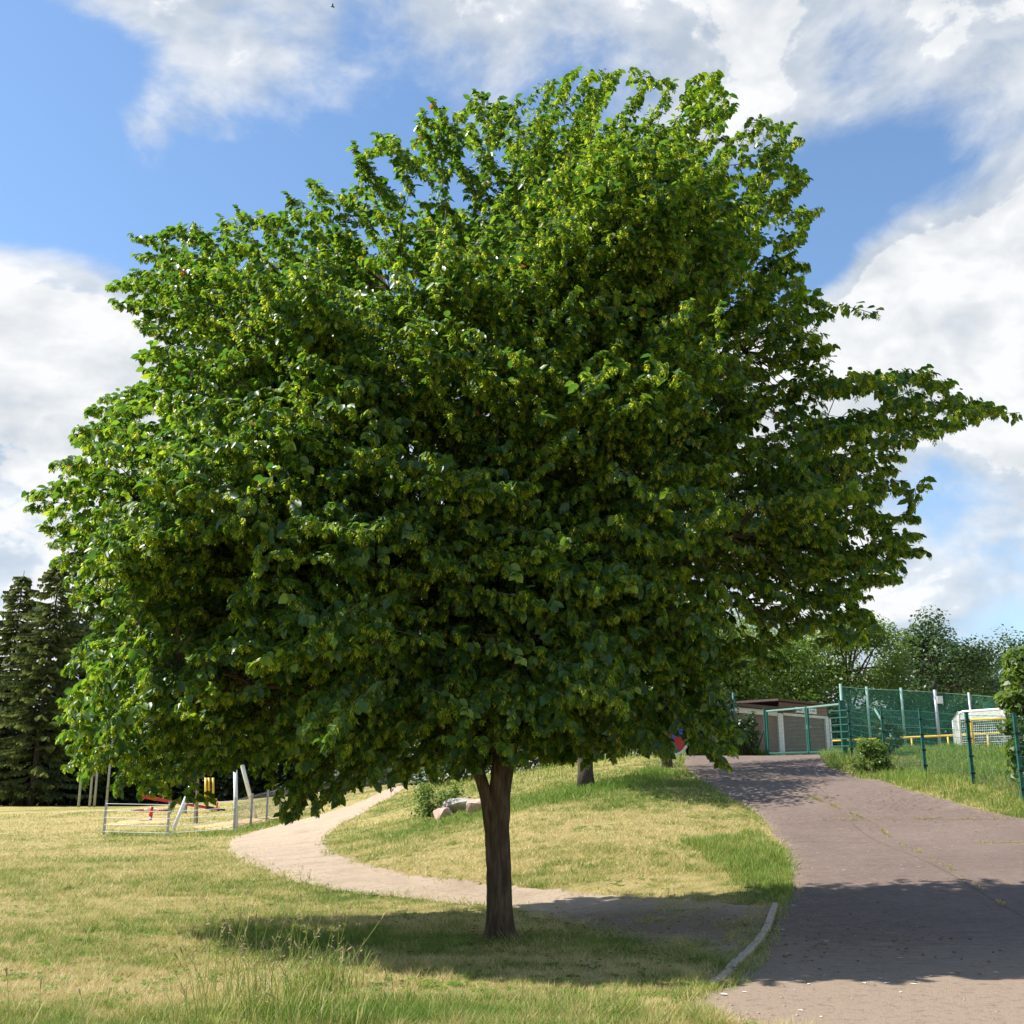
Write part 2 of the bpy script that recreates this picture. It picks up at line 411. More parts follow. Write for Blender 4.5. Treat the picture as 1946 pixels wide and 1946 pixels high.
def netting_mat():
    m, nt, b = new_mat('green_netting')
    w = nt.nodes.new('ShaderNodeTexWave'); w.inputs['Scale'].default_value = 9; w.inputs['Distortion'].default_value = 1.0
    nt.links.new(coords(nt), w.inputs['Vector'])
    f = maprange(nt, mathn(nt, 'ADD', mathn(nt, 'MULTIPLY', w.outputs['Fac'], 0.25), noise_n(nt, 1.2, 4)), 0.3, 0.8, 0.38, 0.68)
    nt.links.new(ramp(nt, noise_n(nt, 0.8, 4), [(0.3, (0.012, 0.11, 0.075)), (0.7, (0.02, 0.16, 0.11))]), b.inputs['Base Color'])
    b.inputs['Roughness'].default_value = 0.8
    t = nt.nodes.new('ShaderNodeBsdfTransparent')
    mx = nt.nodes.new('ShaderNodeMixShader'); nt.links.new(f, mx.inputs[0])
    nt.links.new(t.outputs[0], mx.inputs[1]); nt.links.new(b.outputs[0], mx.inputs[2])
    nt.links.new(mx.outputs[0], nt.nodes['Material Output'].inputs[0])
    return m
M['netting'] = netting_mat()

# ------------------------------------------------------------------ terrain (thin plate through surveyed points)
ctl = []
for px, py, Y in [(200, 1586, 44), (320, 1588, 44), (447, 1582, 44), (20, 1532, 80), (300, 1532, 80), (560, 1528, 82),
                  (430, 1620, 32), (620, 1605, 34), (765, 1496, 58), (600, 1558, 44), (690, 1528, 50),
                  (865, 1560, 30), (760, 1600, 28), (1112, 1497, 31), (1268, 1461, 36), (1000, 1540, 27.5), (1200, 1600, 22), (1350, 1540, 28),
                  (1100, 1705, 18), (1450, 1695, 17), (1480, 1592, 25), (1310, 1462, 40), (1450, 1437, 45.5), (1560, 1436, 45),
                  (1946, 1553, 25), (1700, 1491, 34), (1500, 1700, 17), (1900, 1750, 15), (1946, 1650, 18.5),
                  (1619, 1437, 38), (1683, 1448, 35), (1759, 1469, 31), (1851, 1488, 28), (1943, 1494, 27), (1780, 1424, 42), (1920, 1424, 42),
                  (830, 1500, 46), (1250, 1436, 41), (1000, 1478, 42)]:
    p = at(px, py, Y); ctl.append((p.x, p.y, p.z))
for p in [(-12, 3, 0), (0, 3, 0), (12, 3, 0), (-8, 9, 0), (-4, 9, 0), (0, 9, 0), (4, 9, 0), (8, 9, 0), (-8, 15, 0), (-4, 14, 0), (0.1, 13.3, 0), (3, 14, 0), (5.5, 12, 0),
          (-14, 22, 0), (-7, 22, 0), (-1, 19, 0), (14, 10, 0), (-24, 30, 0.05), (-22, 10, 0), (22, 10, .3),
          (9, 52, 3.25), (14, 52, 3.2), (24, 52, 3.2), (36, 52, 3.2), (20, 70, 3.2), (40, 70, 3.2), (10, 75, 3.3), (0, 70, 2.9), (-6, 75, 2.4), (30, 110, 3.4), (0, 120, 3.0), (-40, 120, 1.0), (-60, 60, .4), (60, 60, 3.2), (30, 36, 2.9), (22, 28, 2.0)]:
    ctl.append(p)
ctl = np.array(ctl, float)
def _phi(r2): return 0.5 * r2 * np.log(r2 + 1e-9)
_n = len(ctl)
_A = np.zeros((_n + 3, _n + 3))
_d2 = ((ctl[:, None, :2] - ctl[None, :, :2]) ** 2).sum(-1)
_A[:_n, :_n] = _phi(_d2) + np.eye(_n) * 3.0
_A[:_n, _n] = 1; _A[:_n, _n + 1:] = ctl[:, :2]; _A[_n, :_n] = 1; _A[_n + 1:, :_n] = ctl[:, :2].T
_w = np.linalg.solve(_A, np.concatenate([ctl[:, 2], [0, 0, 0]]))
def terrain(x, y):
    x = np.clip(np.asarray(x, float), -70, 70); y = np.clip(np.asarray(y, float), 0, 125)
    sh = x.shape; x = x.ravel(); y = y.ravel()
    out = np.empty(len(x))
    for i in range(0, len(x), 20000):
        xx, yy = x[i:i + 20000], y[i:i + 20000]
        d2 = (xx[:, None] - ctl[None, :, 0]) ** 2 + (yy[:, None] - ctl[None, :, 1]) ** 2
        out[i:i + 20000] = _phi(d2) @ _w[:_n] + _w[_n] + _w[_n + 1] * xx + _w[_n + 2] * yy
    return out.reshape(sh)
def tz(x, y): return float(terrain(np.array([x]), np.array([y]))[0])
def hit(px, py, ymax=140.0):
    d = ray(px, py)
    ys = np.concatenate([np.arange(4, 60, 0.05), np.arange(60, ymax, 0.25)])
    ks = ys / d.y
    xs = d.x * ks; zs = EYE + d.z * ks
    below = zs < terrain(xs, ys)
    i = int(np.argmax(below)) if below.any() else len(ys) - 1
    x, y = float(xs[i]), float(ys[i])
    return Vector((x, y, tz(x, y)))
def gp(px, py, Y):
    """ground point on the line of sight column px at distance Y"""
    d = ray(px, py); k = Y / d.y
    return Vector((d.x * k, Y, tz(d.x * k, Y)))

def in_poly(P, poly):
    x, y = P[:, 0], P[:, 1]; c = np.zeros(len(P), bool)
    j = len(poly) - 1
    for i in range(len(poly)):
        xi, yi = poly[i]; xj, yj = poly[j]
        if yi != yj:
            c ^= ((yi > y) != (yj > y)) & (x < (xj - xi) * (y - yi) / (yj - yi) + xi)
        j = i
    return c
def poly_dist(P, poly):
    best = np.full(len(P), 1e9)
    for i in range(len(poly)):
        a = np.array(poly[i - 1], float); b = np.array(poly[i], float); ab = b - a
        t = np.clip(((P - a) @ ab) / (ab @ ab + 1e-12), 0, 1)
        best = np.minimum(best, np.hypot(*(P - (a + t[:, None] * ab)).T))
    return best

def catmull(pts, per=6):
    pts = [np.array(p, float) for p in pts]; out = []
    for i in range(len(pts) - 1):
        p0, p1, p2, p3 = pts[max(i - 1, 0)], pts[i], pts[i + 1], pts[min(i + 2, len(pts) - 1)]
        for k in range(per):
            t = k / per
            out.append(0.5 * ((2 * p1) + (-p0 + p2) * t + (2 * p0 - 5 * p1 + 4 * p2 - p3) * t * t + (-p0 + 3 * p1 - 3 * p2 + p3) * t ** 3))
    out.append(pts[-1]); return np.array(out)

# edges of drive and path
roadL = [(3.6, 3.0), (3.75, 6.0)] + [tuple(hit(*p)[:2]) for p in [(1345, 1930), (1405, 1860), (1452, 1790), (1485, 1728), (1507, 1690), (1503, 1650), (1487, 1610), (1460, 1570), (1420, 1535), (1370, 1505), (1325, 1478), (1305, 1462)]]
_r0 = hit(1946, 1556)
roadR = [(18.5, 3.0), (17.5, 7.0), (16.8, 10.5), (16.2, 13.0), (15.6, 15.0), (15.0, 17.0), (14.5, 18.5), (13.9, 20.0), (13.2, 22.0), (_r0.x, _r0.y)] + [tuple(hit(*p)[:2]) for p in [(1800, 1520), (1700, 1492), (1620, 1474), (1572, 1458)]]
RL = catmull(roadL, 8); RR = catmull(roadR, 8)
ROAD = [tuple(p) for p in RL] + [(7.0, 46.0), (13.0, 47.5)] + [tuple(p) for p in RR[::-1]]
lo = [(1400, 1835), (1240, 1800), (1090, 1755), (980, 1728), (900, 1718), (800, 1708), (700, 1700), (600, 1685), (520, 1662), (455, 1635), (432, 1615), (445, 1592), (520, 1570), (600, 1550), (680, 1525), (735, 1501), (757, 1493)]
up = [(1472, 1722), (1330, 1712), (1180, 1700), (1060, 1690), (960, 1682), (880, 1674), (800, 1664), (735, 1652), (680, 1636), (640, 1620), (622, 1604), (620, 1590), (645, 1568), (690, 1545), (735, 1520), (765, 1500), (775, 1495)]
PL = catmull([tuple(hit(*p)[:2]) for p in lo], 8); PU = catmull([tuple(hit(*p)[:2]) for p in up], 8)
PATH = [tuple(p) for p in PL] + [tuple(p) for p in PU[::-1]]
TREE = hit(950, 1782); TREE.z = tz(TREE.x, TREE.y)

# dryness and height of the lawn
def g2(x, y, cx, cy, sx, sy): return np.exp(-((x - cx) / sx) ** 2 - ((y - cy) / sy) ** 2)
def H(px, py): p = hit(px, py); return p.x, p.y
dryspots = [(*H(250, 1880), 1.7, .7, .55), (*H(520, 1880), .9, .5, .3), (*H(60, 1850), 1.2, .5, .3), (*H(120, 1625), 6, 3, .35), (*H(250, 1700), 3, .9, .15), (*H(1000, 1640), 3, 2.2, .25),
            (*H(760, 1640), 2.5, 2, .25), (*H(1300, 1560), 2.5, 4, .28), (*H(1250, 1940), 1.4, .5, .45), (*H(700, 1905), 1.1, .35, .35), (*H(470, 1600), 3, 1.5, .3), (*H(1000, 1580), 4, 3, .2), (*H(1060, 1850), 1.6, .6, .12),
            (*H(1180, 1690), 1.2, .8, .2), (*H(80, 1560), 16, 9, .22)]
wetspots = [(*H(120, 1815), 1.2, .6, .22), (*H(350, 1690), 4, 1.8, .18), (*H(1000, 1935), 1.6, .4, .5), (*H(800, 1935), .9, .35, .4), (*H(600, 1930), .6, .4, .4), (*H(1420, 1640), .8, 2.2, .5), (*H(1480, 1690), .5, 1.2, .4),
            (*H(850, 1560), 2.0, 3, .25), (*H(1100, 1510), 4, 5, .3), (-1.5, 13.5, 1.5, .8, .35), (1.6, 13.2, 1.5, .9, .35), (*H(1180, 1500), 3, 5, .3), (*H(340, 1600), 5, 3, .1),
            (20, 36, 14, 9, .5), (18, 27, 6, 5, .35), (*H(1090, 1815), 1.8, .8, .15), (*H(720, 1700), 1.8, .8, .35), (*H(230, 1780), 2.5, .8, .15)]
def dryness(x, y):
    d = 0.55 + 0.95 * (fbm(x, y * 1.2, 0.36, 4) - 0.5) + 1.2 * (fbm(x, y * 1.5, 2.4, 5) - 0.5)
    d = d + 0.9 * (fbm(x, y, 7.0, 3) - 0.5)
    for cx, cy, sx, sy, w in dryspots: d = d + w * g2(x, y, cx, cy, sx, sy)
    for cx, cy, sx, sy, w in wetspots: d = d - w * g2(x, y, cx, cy, sx, sy)
    return np.clip(d, 0, 1)
_bare = [(*H(1330, 1765), 1.9, 1.5, .8), (*H(1180, 1745), 1.6, 1.1, .5), (*H(1370, 1850), .35, .6, .7), (TREE.x, TREE.y - .1, .45, .3, .8), (*H(1260, 1940), .5, .5, .5), (*H(1300, 1700), 1.2, .5, .35)]
def bareness(x, y):
    d = 0.0 * x
    for cx, cy, sx, sy, w in _bare: d = d + w * g2(x, y, cx, cy, sx, sy)
    return np.clip(d + 0.35 * (fbm(x, y, 1.3, 3) - .5), 0, 1)

def axis(segs):
    out = [segs[0][0]]
    for a, b, s in segs:
        n = max(1, int(round((b - a) / s))); out += list(np.linspace(a, b, n + 1)[1:])
    return np.array(out)
gx = axis([(-1500, -300, 200), (-300, -80, 20), (-80, -30, 2.5), (-30, -14, .5), (-14, 16, .22), (16, 30, .5), (30, 80, 2.5), (80, 300, 20), (300, 1500, 200)])
gy = axis([(-300, -20, 40), (-20, 4, 3), (4, 7, .5), (7, 42, .22), (42, 60, .6), (60, 130, 2), (130, 300, 15), (300, 2500, 200)])
X, Yg = np.meshgrid(gx, gy)
Z = terrain(X, Yg)
near = ((np.abs(X) < 30) & (Yg > 5) & (Yg < 60))
Z = Z + near * (fbm(X, Yg, 2.2, 3) - .5) * 0.03
V = np.stack([X.ravel(), Yg.ravel(), Z.ravel()], 1)
nx, ny = len(gx), len(gy)
idx = np.arange(nx * ny).reshape(ny, nx)
F = np.stack([idx[:-1, :-1].ravel(), idx[:-1, 1:].ravel(), idx[1:, 1:].ravel(), idx[1:, :-1].ravel()], 1)
# the worn ground under drive and path lies a little lower than their sheets
P2 = V[:, :2]
inside = in_poly(P2, ROAD) | in_poly(P2, PATH)
V[inside, 2] -= 0.03
ground = obj('ground', np_mesh('ground', V, F, {'dry': dryness(V[:, 0], V[:, 1]), 'bare': bareness(V[:, 0], V[:, 1])}, True), M['ground'])
tag(ground, 'gently rising lawn and meadow of mown green and straw-yellow grass', 'lawn', kind='structure')

def strip(L, Rr, nacross, lift, jit, seed, fn=None):
    r = np.random.default_rng(seed); n = len(L); rows = []
    for i in range(n):
        a = np.array(L[i]); b = np.array(Rr[i]); d = (b - a); ln = np.hypot(*d) + 1e-6
        ja = (fbm(np.array([i * .31]), np.array([seed * 3.1]), 1.0, 4)[0] - .5) * jit * 2 + r.normal(0, jit * .2)
        jb = (fbm(np.array([i * .29]), np.array([seed * 7.7]), 1.0, 4)[0] - .5) * jit * 2 + r.normal(0, jit * .2)
        a2 = a + d / ln * ja; b2 = b + d / ln * jb
        rows.append(a2[None] + (b2 - a2)[None] * np.linspace(0, 1, nacross + 1)[:, None])
    P = np.array(rows)
    z = terrain(P[..., 0], P[..., 1]) + lift
    z[:, 0] -= lift + .01; z[:, -1] -= lift + .01
    Vv = np.concatenate([P, z[..., None]], 2).reshape(-1, 3)
    ii = np.arange(n * (nacross + 1)).reshape(n, nacross + 1)
    Ff = np.stack([ii[:-1, :-1].ravel(), ii[:-1, 1:].ravel(), ii[1:, 1:].ravel(), ii[1:, :-1].ravel()], 1)
    return Vv, Ff

def dense(C, k):
    t = np.linspace(0, len(C) - 1, k); i = np.clip(t.astype(int), 0, len(C) - 2); f = (t - i)[:, None]
    return C[i] * (1 - f) + C[i + 1] * f
pv, pf = strip(dense(PL, 300), dense(PU, 300), 16, 0.014, 0.26, 5)
path = obj('path', np_mesh('path', pv, pf, {'bare': bareness(pv[:, 0], pv[:, 1])}, True), M['path'])
tag(path, 'pale sandy footpath curving from the drive past the trunk and up the slope', 'path', kind='structure')

# drive: one sheet cut along its joints into slabs, each a panel of its own
rv, rf = strip(dense(RL, 260), dense(RR, 260), 40, 0.018, 0.07, 9)
top_l, top_r = np.array([7.0, 46.0]), np.array([13.0, 47.5])
road_root = empty('road', (8, 20, 0))
tag(road_root, 'mauve-brown worn asphalt drive climbing to the green gate', 'road', kind='structure')
bm = bmesh.new()
vs = [bm.verts.new(v) for v in rv]
for f in rf: bm.faces.new([vs[i] for i in f])
# upper landing in front of the gate
nt_ = 30
tl = rv.reshape(260, 41, 3)[-1]
prev = [vs[259 * 41 + k] for k in range(41)]
for j in range(1, 9):
    cur = []
    for k in range(41):
        e = top_l + (top_r - top_l) * (k / 40.0); s = tl[k, :2] * (1 - j / 8) + e * (j / 8)
        cur.append(bm.verts.new((s[0], s[1], tz(s[0], s[1]) + 0.018)))
    for k in range(40): bm.faces.new((prev[k], prev[k + 1], cur[k + 1], cur[k]))
    prev = cur
me_road = bpy.data.meshes.new('asphalt'); bm.to_mesh(me_road); bm.free()
def line_plane(p, q):
    a, b = hit(*p), hit(*q); d = Vector((b.x - a.x, b.y - a.y, 0)).normalized()
    return Vector((a.x, a.y, 0)), Vector((-d.y, d.x, 0))
LONG = line_plane((1600, 1545), (1925, 1735))
T1 = line_plane((1470, 1557), (1930, 1560))
T2 = line_plane((1480, 1592), (1740, 1593))
T3 = line_plane((1740, 1608), (1946, 1603))
T4 = line_plane((1500, 1735), (1946, 1770))
T5 = line_plane((1800, 1655), (1946, 1656))
GAP = 0.004
def cut(me_in, sides):
    """keep the part of the sheet on the given side of every joint"""
    b = bmesh.new(); b.from_mesh(me_in)
    for (co, no), s in sides:
        g = b.verts[:] + b.edges[:] + b.faces[:]
        bmesh.ops.bisect_plane(b, geom=g, plane_co=co + no * (GAP * s), plane_no=no, clear_inner=(s > 0), clear_outer=(s < 0))
    m = bpy.data.meshes.new('asphalt_slab'); b.to_mesh(m); b.free()
    return m
def sgn(pl, px, py):
    h = hit(px, py); return 1 if (Vector((h.x, h.y, 0)) - pl[0]).dot(pl[1]) > 0 else -1
Ls, Rs_ = sgn(LONG, 1550, 1600), sgn(LONG, 1850, 1600)
a1, b1 = sgn(T1, 1550, 1500), sgn(T1, 1600, 1640)
a2, b2 = sgn(T2, 1550, 1570), sgn(T2, 1560, 1650)
a3, b3 = sgn(T3, 1850, 1570), sgn(T3, 1850, 1640)
a4, b4 = sgn(T4, 1700, 1680), sgn(T4, 1700, 1850)
a5, b5 = sgn(T5, 1880, 1630), sgn(T5, 1880, 1700)
slabs = [[(LONG, Ls), (T1, a1)], [(LONG, Rs_), (T1, a1)], [(LONG, Ls), (T1, b1), (T2, a2)], [(LONG, Ls), (T2, b2)],
         [(LONG, Rs_), (T1, b1), (T3, a3)], [(LONG, Rs_), (T3, b3), (T5, a5)], [(LONG, Rs_), (T5, b5)]]
for i, s in enumerate(slabs):
    m = cut(me_road, s)
    if len(m.polygons) == 0: continue
    nV = len(m.vertices); co = np.empty(nV * 3, np.float32); m.vertices.foreach_get('co', co); co = co.reshape(-1, 3)
    dust = np.clip((15.2 - co[:, 1] + 0.10 * (co[:, 0] - 6)) / 5.0, 0, 1) + 0.5 * np.exp(-np.maximum(0, poly_dist(co[:, :2], ROAD)) / .35)
    a = m.attributes.new('dust', 'FLOAT', 'POINT'); a.data.foreach_set('value', dust.astype(np.float32))
    m.polygons.foreach_set('use_smooth', [True] * len(m.polygons))
    obj('asphalt_slab', m, M['asphalt'], road_root)

# kerb stones between the trodden ground and the drive
kerb = empty('stone_kerb', hit(1440, 1780))
tag(kerb, 'curved kerb of grey stones at the edge of the asphalt drive', 'kerb')
kp = catmull([tuple(hit(*p)[:2]) for p in [(1473, 1722), (1466, 1742), (1455, 1770), (1430, 1805), (1395, 1838), (1355, 1872)]], 12)
seglen = np.concatenate([[0], np.cumsum(np.hypot(*np.diff(kp, axis=0).T))])
tot = seglen[-1]; nst = 7
for i in range(nst):
    s0, s1 = tot * i / nst + .022, tot * (i + 1) / nst - .022
    ss = np.linspace(s0, s1, 4)
    cx = np.interp(ss, seglen, kp[:, 0]); cy = np.interp(ss, seglen, kp[:, 1])
    mb = MB(); sec = []
    for k in range(4):
        t = np.array([cx[min(k + 1, 3)] - cx[max(k - 1, 0)], cy[min(k + 1, 3)] - cy[max(k - 1, 0)]]); t /= np.hypot(*t); nrm = np.array([-t[1], t[0]])
        z = tz(cx[k], cy[k]) - (0.02 if i == nst - 1 else 0)
        h = 0.05 + random.uniform(-.012, .012)
        for o_, zz in ((-.042, -.05), (-.042, h - .02), (-.026, h), (.026, h), (.042, h - .02), (.042, -.05)):
            sec.append((cx[k] + nrm[0] * o_, cy[k] + nrm[1] * o_, z + zz))
    fs = [(k * 6 + j, k * 6 + (j + 1) % 6, (k + 1) * 6 + (j + 1) % 6, (k + 1) * 6 + j) for k in range(3) for j in range(6)] + [(5, 4, 3, 2, 1, 0), (18, 19, 20, 21, 22, 23)]
    mb.add(sec, fs).build('kerb_stone', M['kerb'], kerb)

# ------------------------------------------------------------------ grass
def blades(name, P, h, w, dry, lean, mat, label, cat='grass', seed=1, seg=1):
    r = np.random.default_rng(seed); n = len(P)
    yaw = r.uniform(0, 2 * np.pi, n); la = r.uniform(0, 2 * np.pi, n); ll = lean * h * r.uniform(.2, 1.0, n)
    side = np.stack([np.cos(yaw), np.sin(yaw), np.zeros(n)], 1) * (w / 2)[:, None]
    base = P.copy(); base[:, 2] -= 0.006
    tip = P + np.stack([np.cos(la) * ll, np.sin(la) * ll, h], 1)
    rnd = r.random(n)
    if seg == 1:
        Vv = np.stack([base - side, base + side, tip], 1).reshape(-1, 3)
        Ff = np.arange(n * 3).reshape(n, 3); k = 3
    else:
        mid = P + np.stack([np.cos(la) * ll * .32, np.sin(la) * ll * .32, h * .62], 1)
        Vv = np.stack([base - side, base + side, mid - side * .8, mid + side * .8, tip], 1).reshape(-1, 3)
        b = np.arange(n)[:, None] * 5
        Ff = np.concatenate([b + np.array([[0, 1, 3]]), b + np.array([[0, 3, 2]]), b + np.array([[2, 3, 4]])], 1).reshape(-1, 3); k = 5
    me = np_mesh(name, Vv, Ff, {'dry': np.repeat(dry, k), 'rnd': np.repeat(rnd, k)})
    o = obj(name, me, mat); tag(o, label, cat, kind='stuff'); return o

def frustum_pts(n, y0, y1, seed, power=1.0, margin=1.06):
    r = np.random.default_rng(seed)
    u = r.random(n)
    # density falls with distance
    y = (y0 ** (1 - power) + u * (y1 ** (1 - power) - y0 ** (1 - power))) ** (1 / (1 - power)) if abs(power - 1) > 1e-6 else y0 * (y1 / y0) ** u
    hw = y * (CPX / FPX) / CP * margin + .4
    x = r.uniform(-1, 1, n) * hw
    return x, y
def lawn(n, y0, y1, seed, power, hscale, wfun):
    x, y = frustum_pts(n, y0, y1, seed, power)
    r = np.random.default_rng(seed + 100)
    P = np.stack([x, y], 1)
    bad = in_poly(P, ROAD); dr = poly_dist(P, ROAD)
    bad &= ~((dr < 0.16) & (r.random(n) < .25))
    inp = in_poly(P, PATH); dp = poly_dist(P, PATH)
    thin = (x > 1.6) & inp
    patch = fbm(x, y, 2.2, 3)
    keep_path = ((dp < .12 + .25 * (fbm(x, y, 3, 3) > .55)) & (r.random(n) < .5)) | (thin & (r.random(n) < .95 * np.clip((fbm(x, y, 1.9, 4) - .42) * 9, 0, 1)))
    bad |= inp & ~keep_path
    bad |= (r.random(n) < bareness(x, y) * 1.0) & ~inp
    bad |= np.hypot(x - TREE.x, y - TREE.y) < .17
    k = ~bad; x, y = x[k], y[k]
    d = dryness(x, y)
    h = (0.016 + 0.030 * fbm(x, y, .8, 3) + .016 * (1 - d)) * hscale * r.uniform(.5, 1.3, len(x)) * (1 + 1.3 * np.clip((fbm(x, y, 4.5, 3) - .56) * 6, 0, 1))
    # growth differs: long at verges and on the slope
    h *= 1 + .5 * g2(x, y, *H(1000, 1940), 1.8, .45) + .3 * g2(x, y, *H(620, 1940), .8, .5)
    return np.stack([x, y, terrain(x, y)], 1), h, d
Pn, hn, dn = lawn(330000, 7.6, 19, 21, 1.9, 1.0, None)
blades('lawn_grass', Pn, hn * 1.15, 0.0040 + .00035 * Pn[:, 1], dn, 1.5, M['grass'], 'short mown green and straw grass around the trunk of the big tree', seed=1)
Pn, hn, dn = lawn(300000, 19, 60, 22, 2.0, 1.15, None)
blades('lawn_grass', Pn, hn * 1.25, 0.0009 * Pn[:, 1] - .004, dn, 1.5, M['grass'], 'mown grass of the far lawn towards the playground and the slope', seed=2)

def zone(n, poly_px=None, world=None, seed=1):
    r = np.random.default_rng(seed)
    poly = [tuple(hit(*p)[:2]) for p in poly_px] if poly_px else world
    a = np.array(poly); lo_, hi_ = a.min(0), a.max(0)
    P = r.uniform(lo_, hi_, (n, 2)); P = P[in_poly(P, poly)]
    return P
def tall(name, P, hmin, hmax, w, dry, label, seed, mat='lush', lean=.75, avoid=True, dvar=.25):
    r = np.random.default_rng(seed)
    if avoid: P = P[~(in_poly(P, ROAD) & (poly_dist(P, ROAD) > .12))]
    cl = fbm(P[:, 0], P[:, 1], 1.8, 3)
    h = (hmin + (hmax - hmin) * np.clip((cl - .25) * 2, 0, 1)) * r.uniform(.45, 1.1, len(P))
    d = np.clip(dry + dvar * 2 * (fbm(P[:, 0], P[:, 1], .9, 3) - .5) + r.normal(0, .08, len(P)), 0, 1)
    P3 = np.column_stack([P, terrain(P[:, 0], P[:, 1])])
    return blades(name, P3, h, np.full(len(P), w) * r.uniform(.6, 1.2, len(P)), d, lean, M[mat], label, seed=seed, seg=2)

tall('verge_grass', zone(20000, [(1290, 1600), (1400, 1590), (1440, 1570), (1490, 1620), (1512, 1690), (1495, 1725), (1480, 1720), (1440, 1690), (1400, 1680), (1330, 1625)], seed=31), .03, .20, .008, .36, 'long lush green grass bulging over the left edge of the drive', 31)
_ft = np.array([[*RR[i]] for i in range(len(RR) // 2 - 6, len(RR))])
verge = [tuple(p) for p in _ft] + [(11.5, 45), (15.5, 44), (18, 34), (20, 28), (23, 20)]
tall('verge_grass', zone(70000, world=verge, seed=32), .10, .36, .013, .34, 'unmown grass verge between the drive and the green mesh fence', 32)
tall('meadow_grass', zone(60000, world=[(11, 43), (13, 36), (17, 28), (26, 25), (34, 34), (34, 50), (14, 50)], seed=33), .08, .24, .02, .30, 'rough green grass of the sports field behind the mesh fence', 33)
tall('ridge_grass', zone(30000, [(800, 1530), (1000, 1500), (1150, 1458), (1250, 1446), (1320, 1446), (1320, 1440), (1200, 1432), (960, 1474), (800, 1492)], seed=34), .15, .55, .02, .36, 'tall pale grass along the top of the slope below the bushes', 34)
tall('slope_grass', zone(14000, [(1010, 1530), (1110, 1500), (1250, 1462), (1300, 1470), (1250, 1490), (1120, 1512), (1040, 1530)], seed=35), .08, .24, .014, .18, 'longer shaded grass around the trunks on the slope', 35)
tall('shed_grass', zone(16000, world=[tuple(gp(1330, 1440, 44)[:2]), tuple(gp(1465, 1435, 45.2)[:2]), tuple(gp(1462, 1430, 47.5)[:2]), tuple(gp(1380, 1430, 47.5)[:2]), tuple(gp(1330, 1435, 47)[:2])], seed=36), .2, .7, .02, .25, 'tall weeds growing against the brown shed', 36)
tall('foreground_grass', zone(6000, [(520, 1990), (1230, 1990), (1150, 1905), (900, 1892), (700, 1900), (560, 1910)], seed=37), .03, .13, .007, .32, 'bright green long grass in the sun in front of the shadow', 37)
tall('edge_grass', zone(5000, [(1300, 1960), (1390, 1860), (1440, 1800), (1470, 1760), (1488, 1730), (1500, 1735), (1480, 1790), (1420, 1870), (1350, 1960)], seed=38), .03, .10, .007, .35, 'short ragged grass along the foot of the kerb', 38)
tall('fence_grass', zone(9000, world=[tuple(hit(210, 1590)[:2]), tuple(hit(450, 1586)[:2]), tuple(hit(600, 1548)[:2]), tuple(hit(585, 1545)[:2]), tuple(hit(446, 1578)[:2]), tuple(hit(205, 1582)[:2])], seed=39), .05, .22, .02, .35, 'longer grass along the foot of the playground fence', 39)

# grass growing in the joints of the drive
def joint_pts(p, q, n, seed, prob):
    r = np.random.default_rng(seed); a, b = np.array(hit(*p)[:2]), np.array(hit(*q)[:2])
    t = r.random(n); t = t[(fbm(t * 60, t * 0 + seed, 1, 3) < prob)]
    return a + (b - a) * t[:, None] + r.normal(0, .022, (len(t), 2))
JP = np.concatenate([joint_pts((1510, 1505), (1660, 1565), 1800, 1, .52), joint_pts((1660, 1565), (1925, 1735), 2500, 2, .47), joint_pts((1740, 1558), (1930, 1560), 1800, 3, .55), joint_pts((1850, 1604), (1946, 1603), 600, 4, .55), joint_pts((1480, 1558), (1740, 1558), 900, 5, .42)])
tall('joint_grass', JP, .02, .11, .007, .5, 'dry little grass tufts growing in the joints of the asphalt', 40, 'grass', .7, False)

# petals fallen on the drive
PP = []
rp = np.random.default_rng(77)
for c, s, n in (((1700, 1525), (60, 12), 130), ((1830, 1575), (90, 22), 120), ((1760, 1620), (60, 25), 30), ((1600, 1600), (80, 60), 25), ((1640, 1840), (200, 60), 30)):
    for _ in range(n):
        h = hit(c[0] + rp.normal() * s[0], c[1] + rp.normal() * s[1])
        if in_poly(np.array([[h.x, h.y]]), ROAD)[0]: PP.append(h)
mb = MB()
for h in PP:
    s = rp.uniform(.012, .045); a = rp.uniform(0, 6.28); z = h.z + .0235
    c_, s_ = math.cos(a), math.sin(a)
    mb.add([(h.x + c_ * s, h.y + s_ * s, z), (h.x - s_ * s * .5, h.y + c_ * s * .5, z + .003), (h.x - c_ * s, h.y - s_ * s, z), (h.x + s_ * s * .5, h.y - c_ * s * .5, z + .002)], [(0, 1, 2, 3)])
tag(mb.build('fallen_petals', M['petal']), 'small pale petals strewn over the asphalt drive', 'petals', kind='stuff')

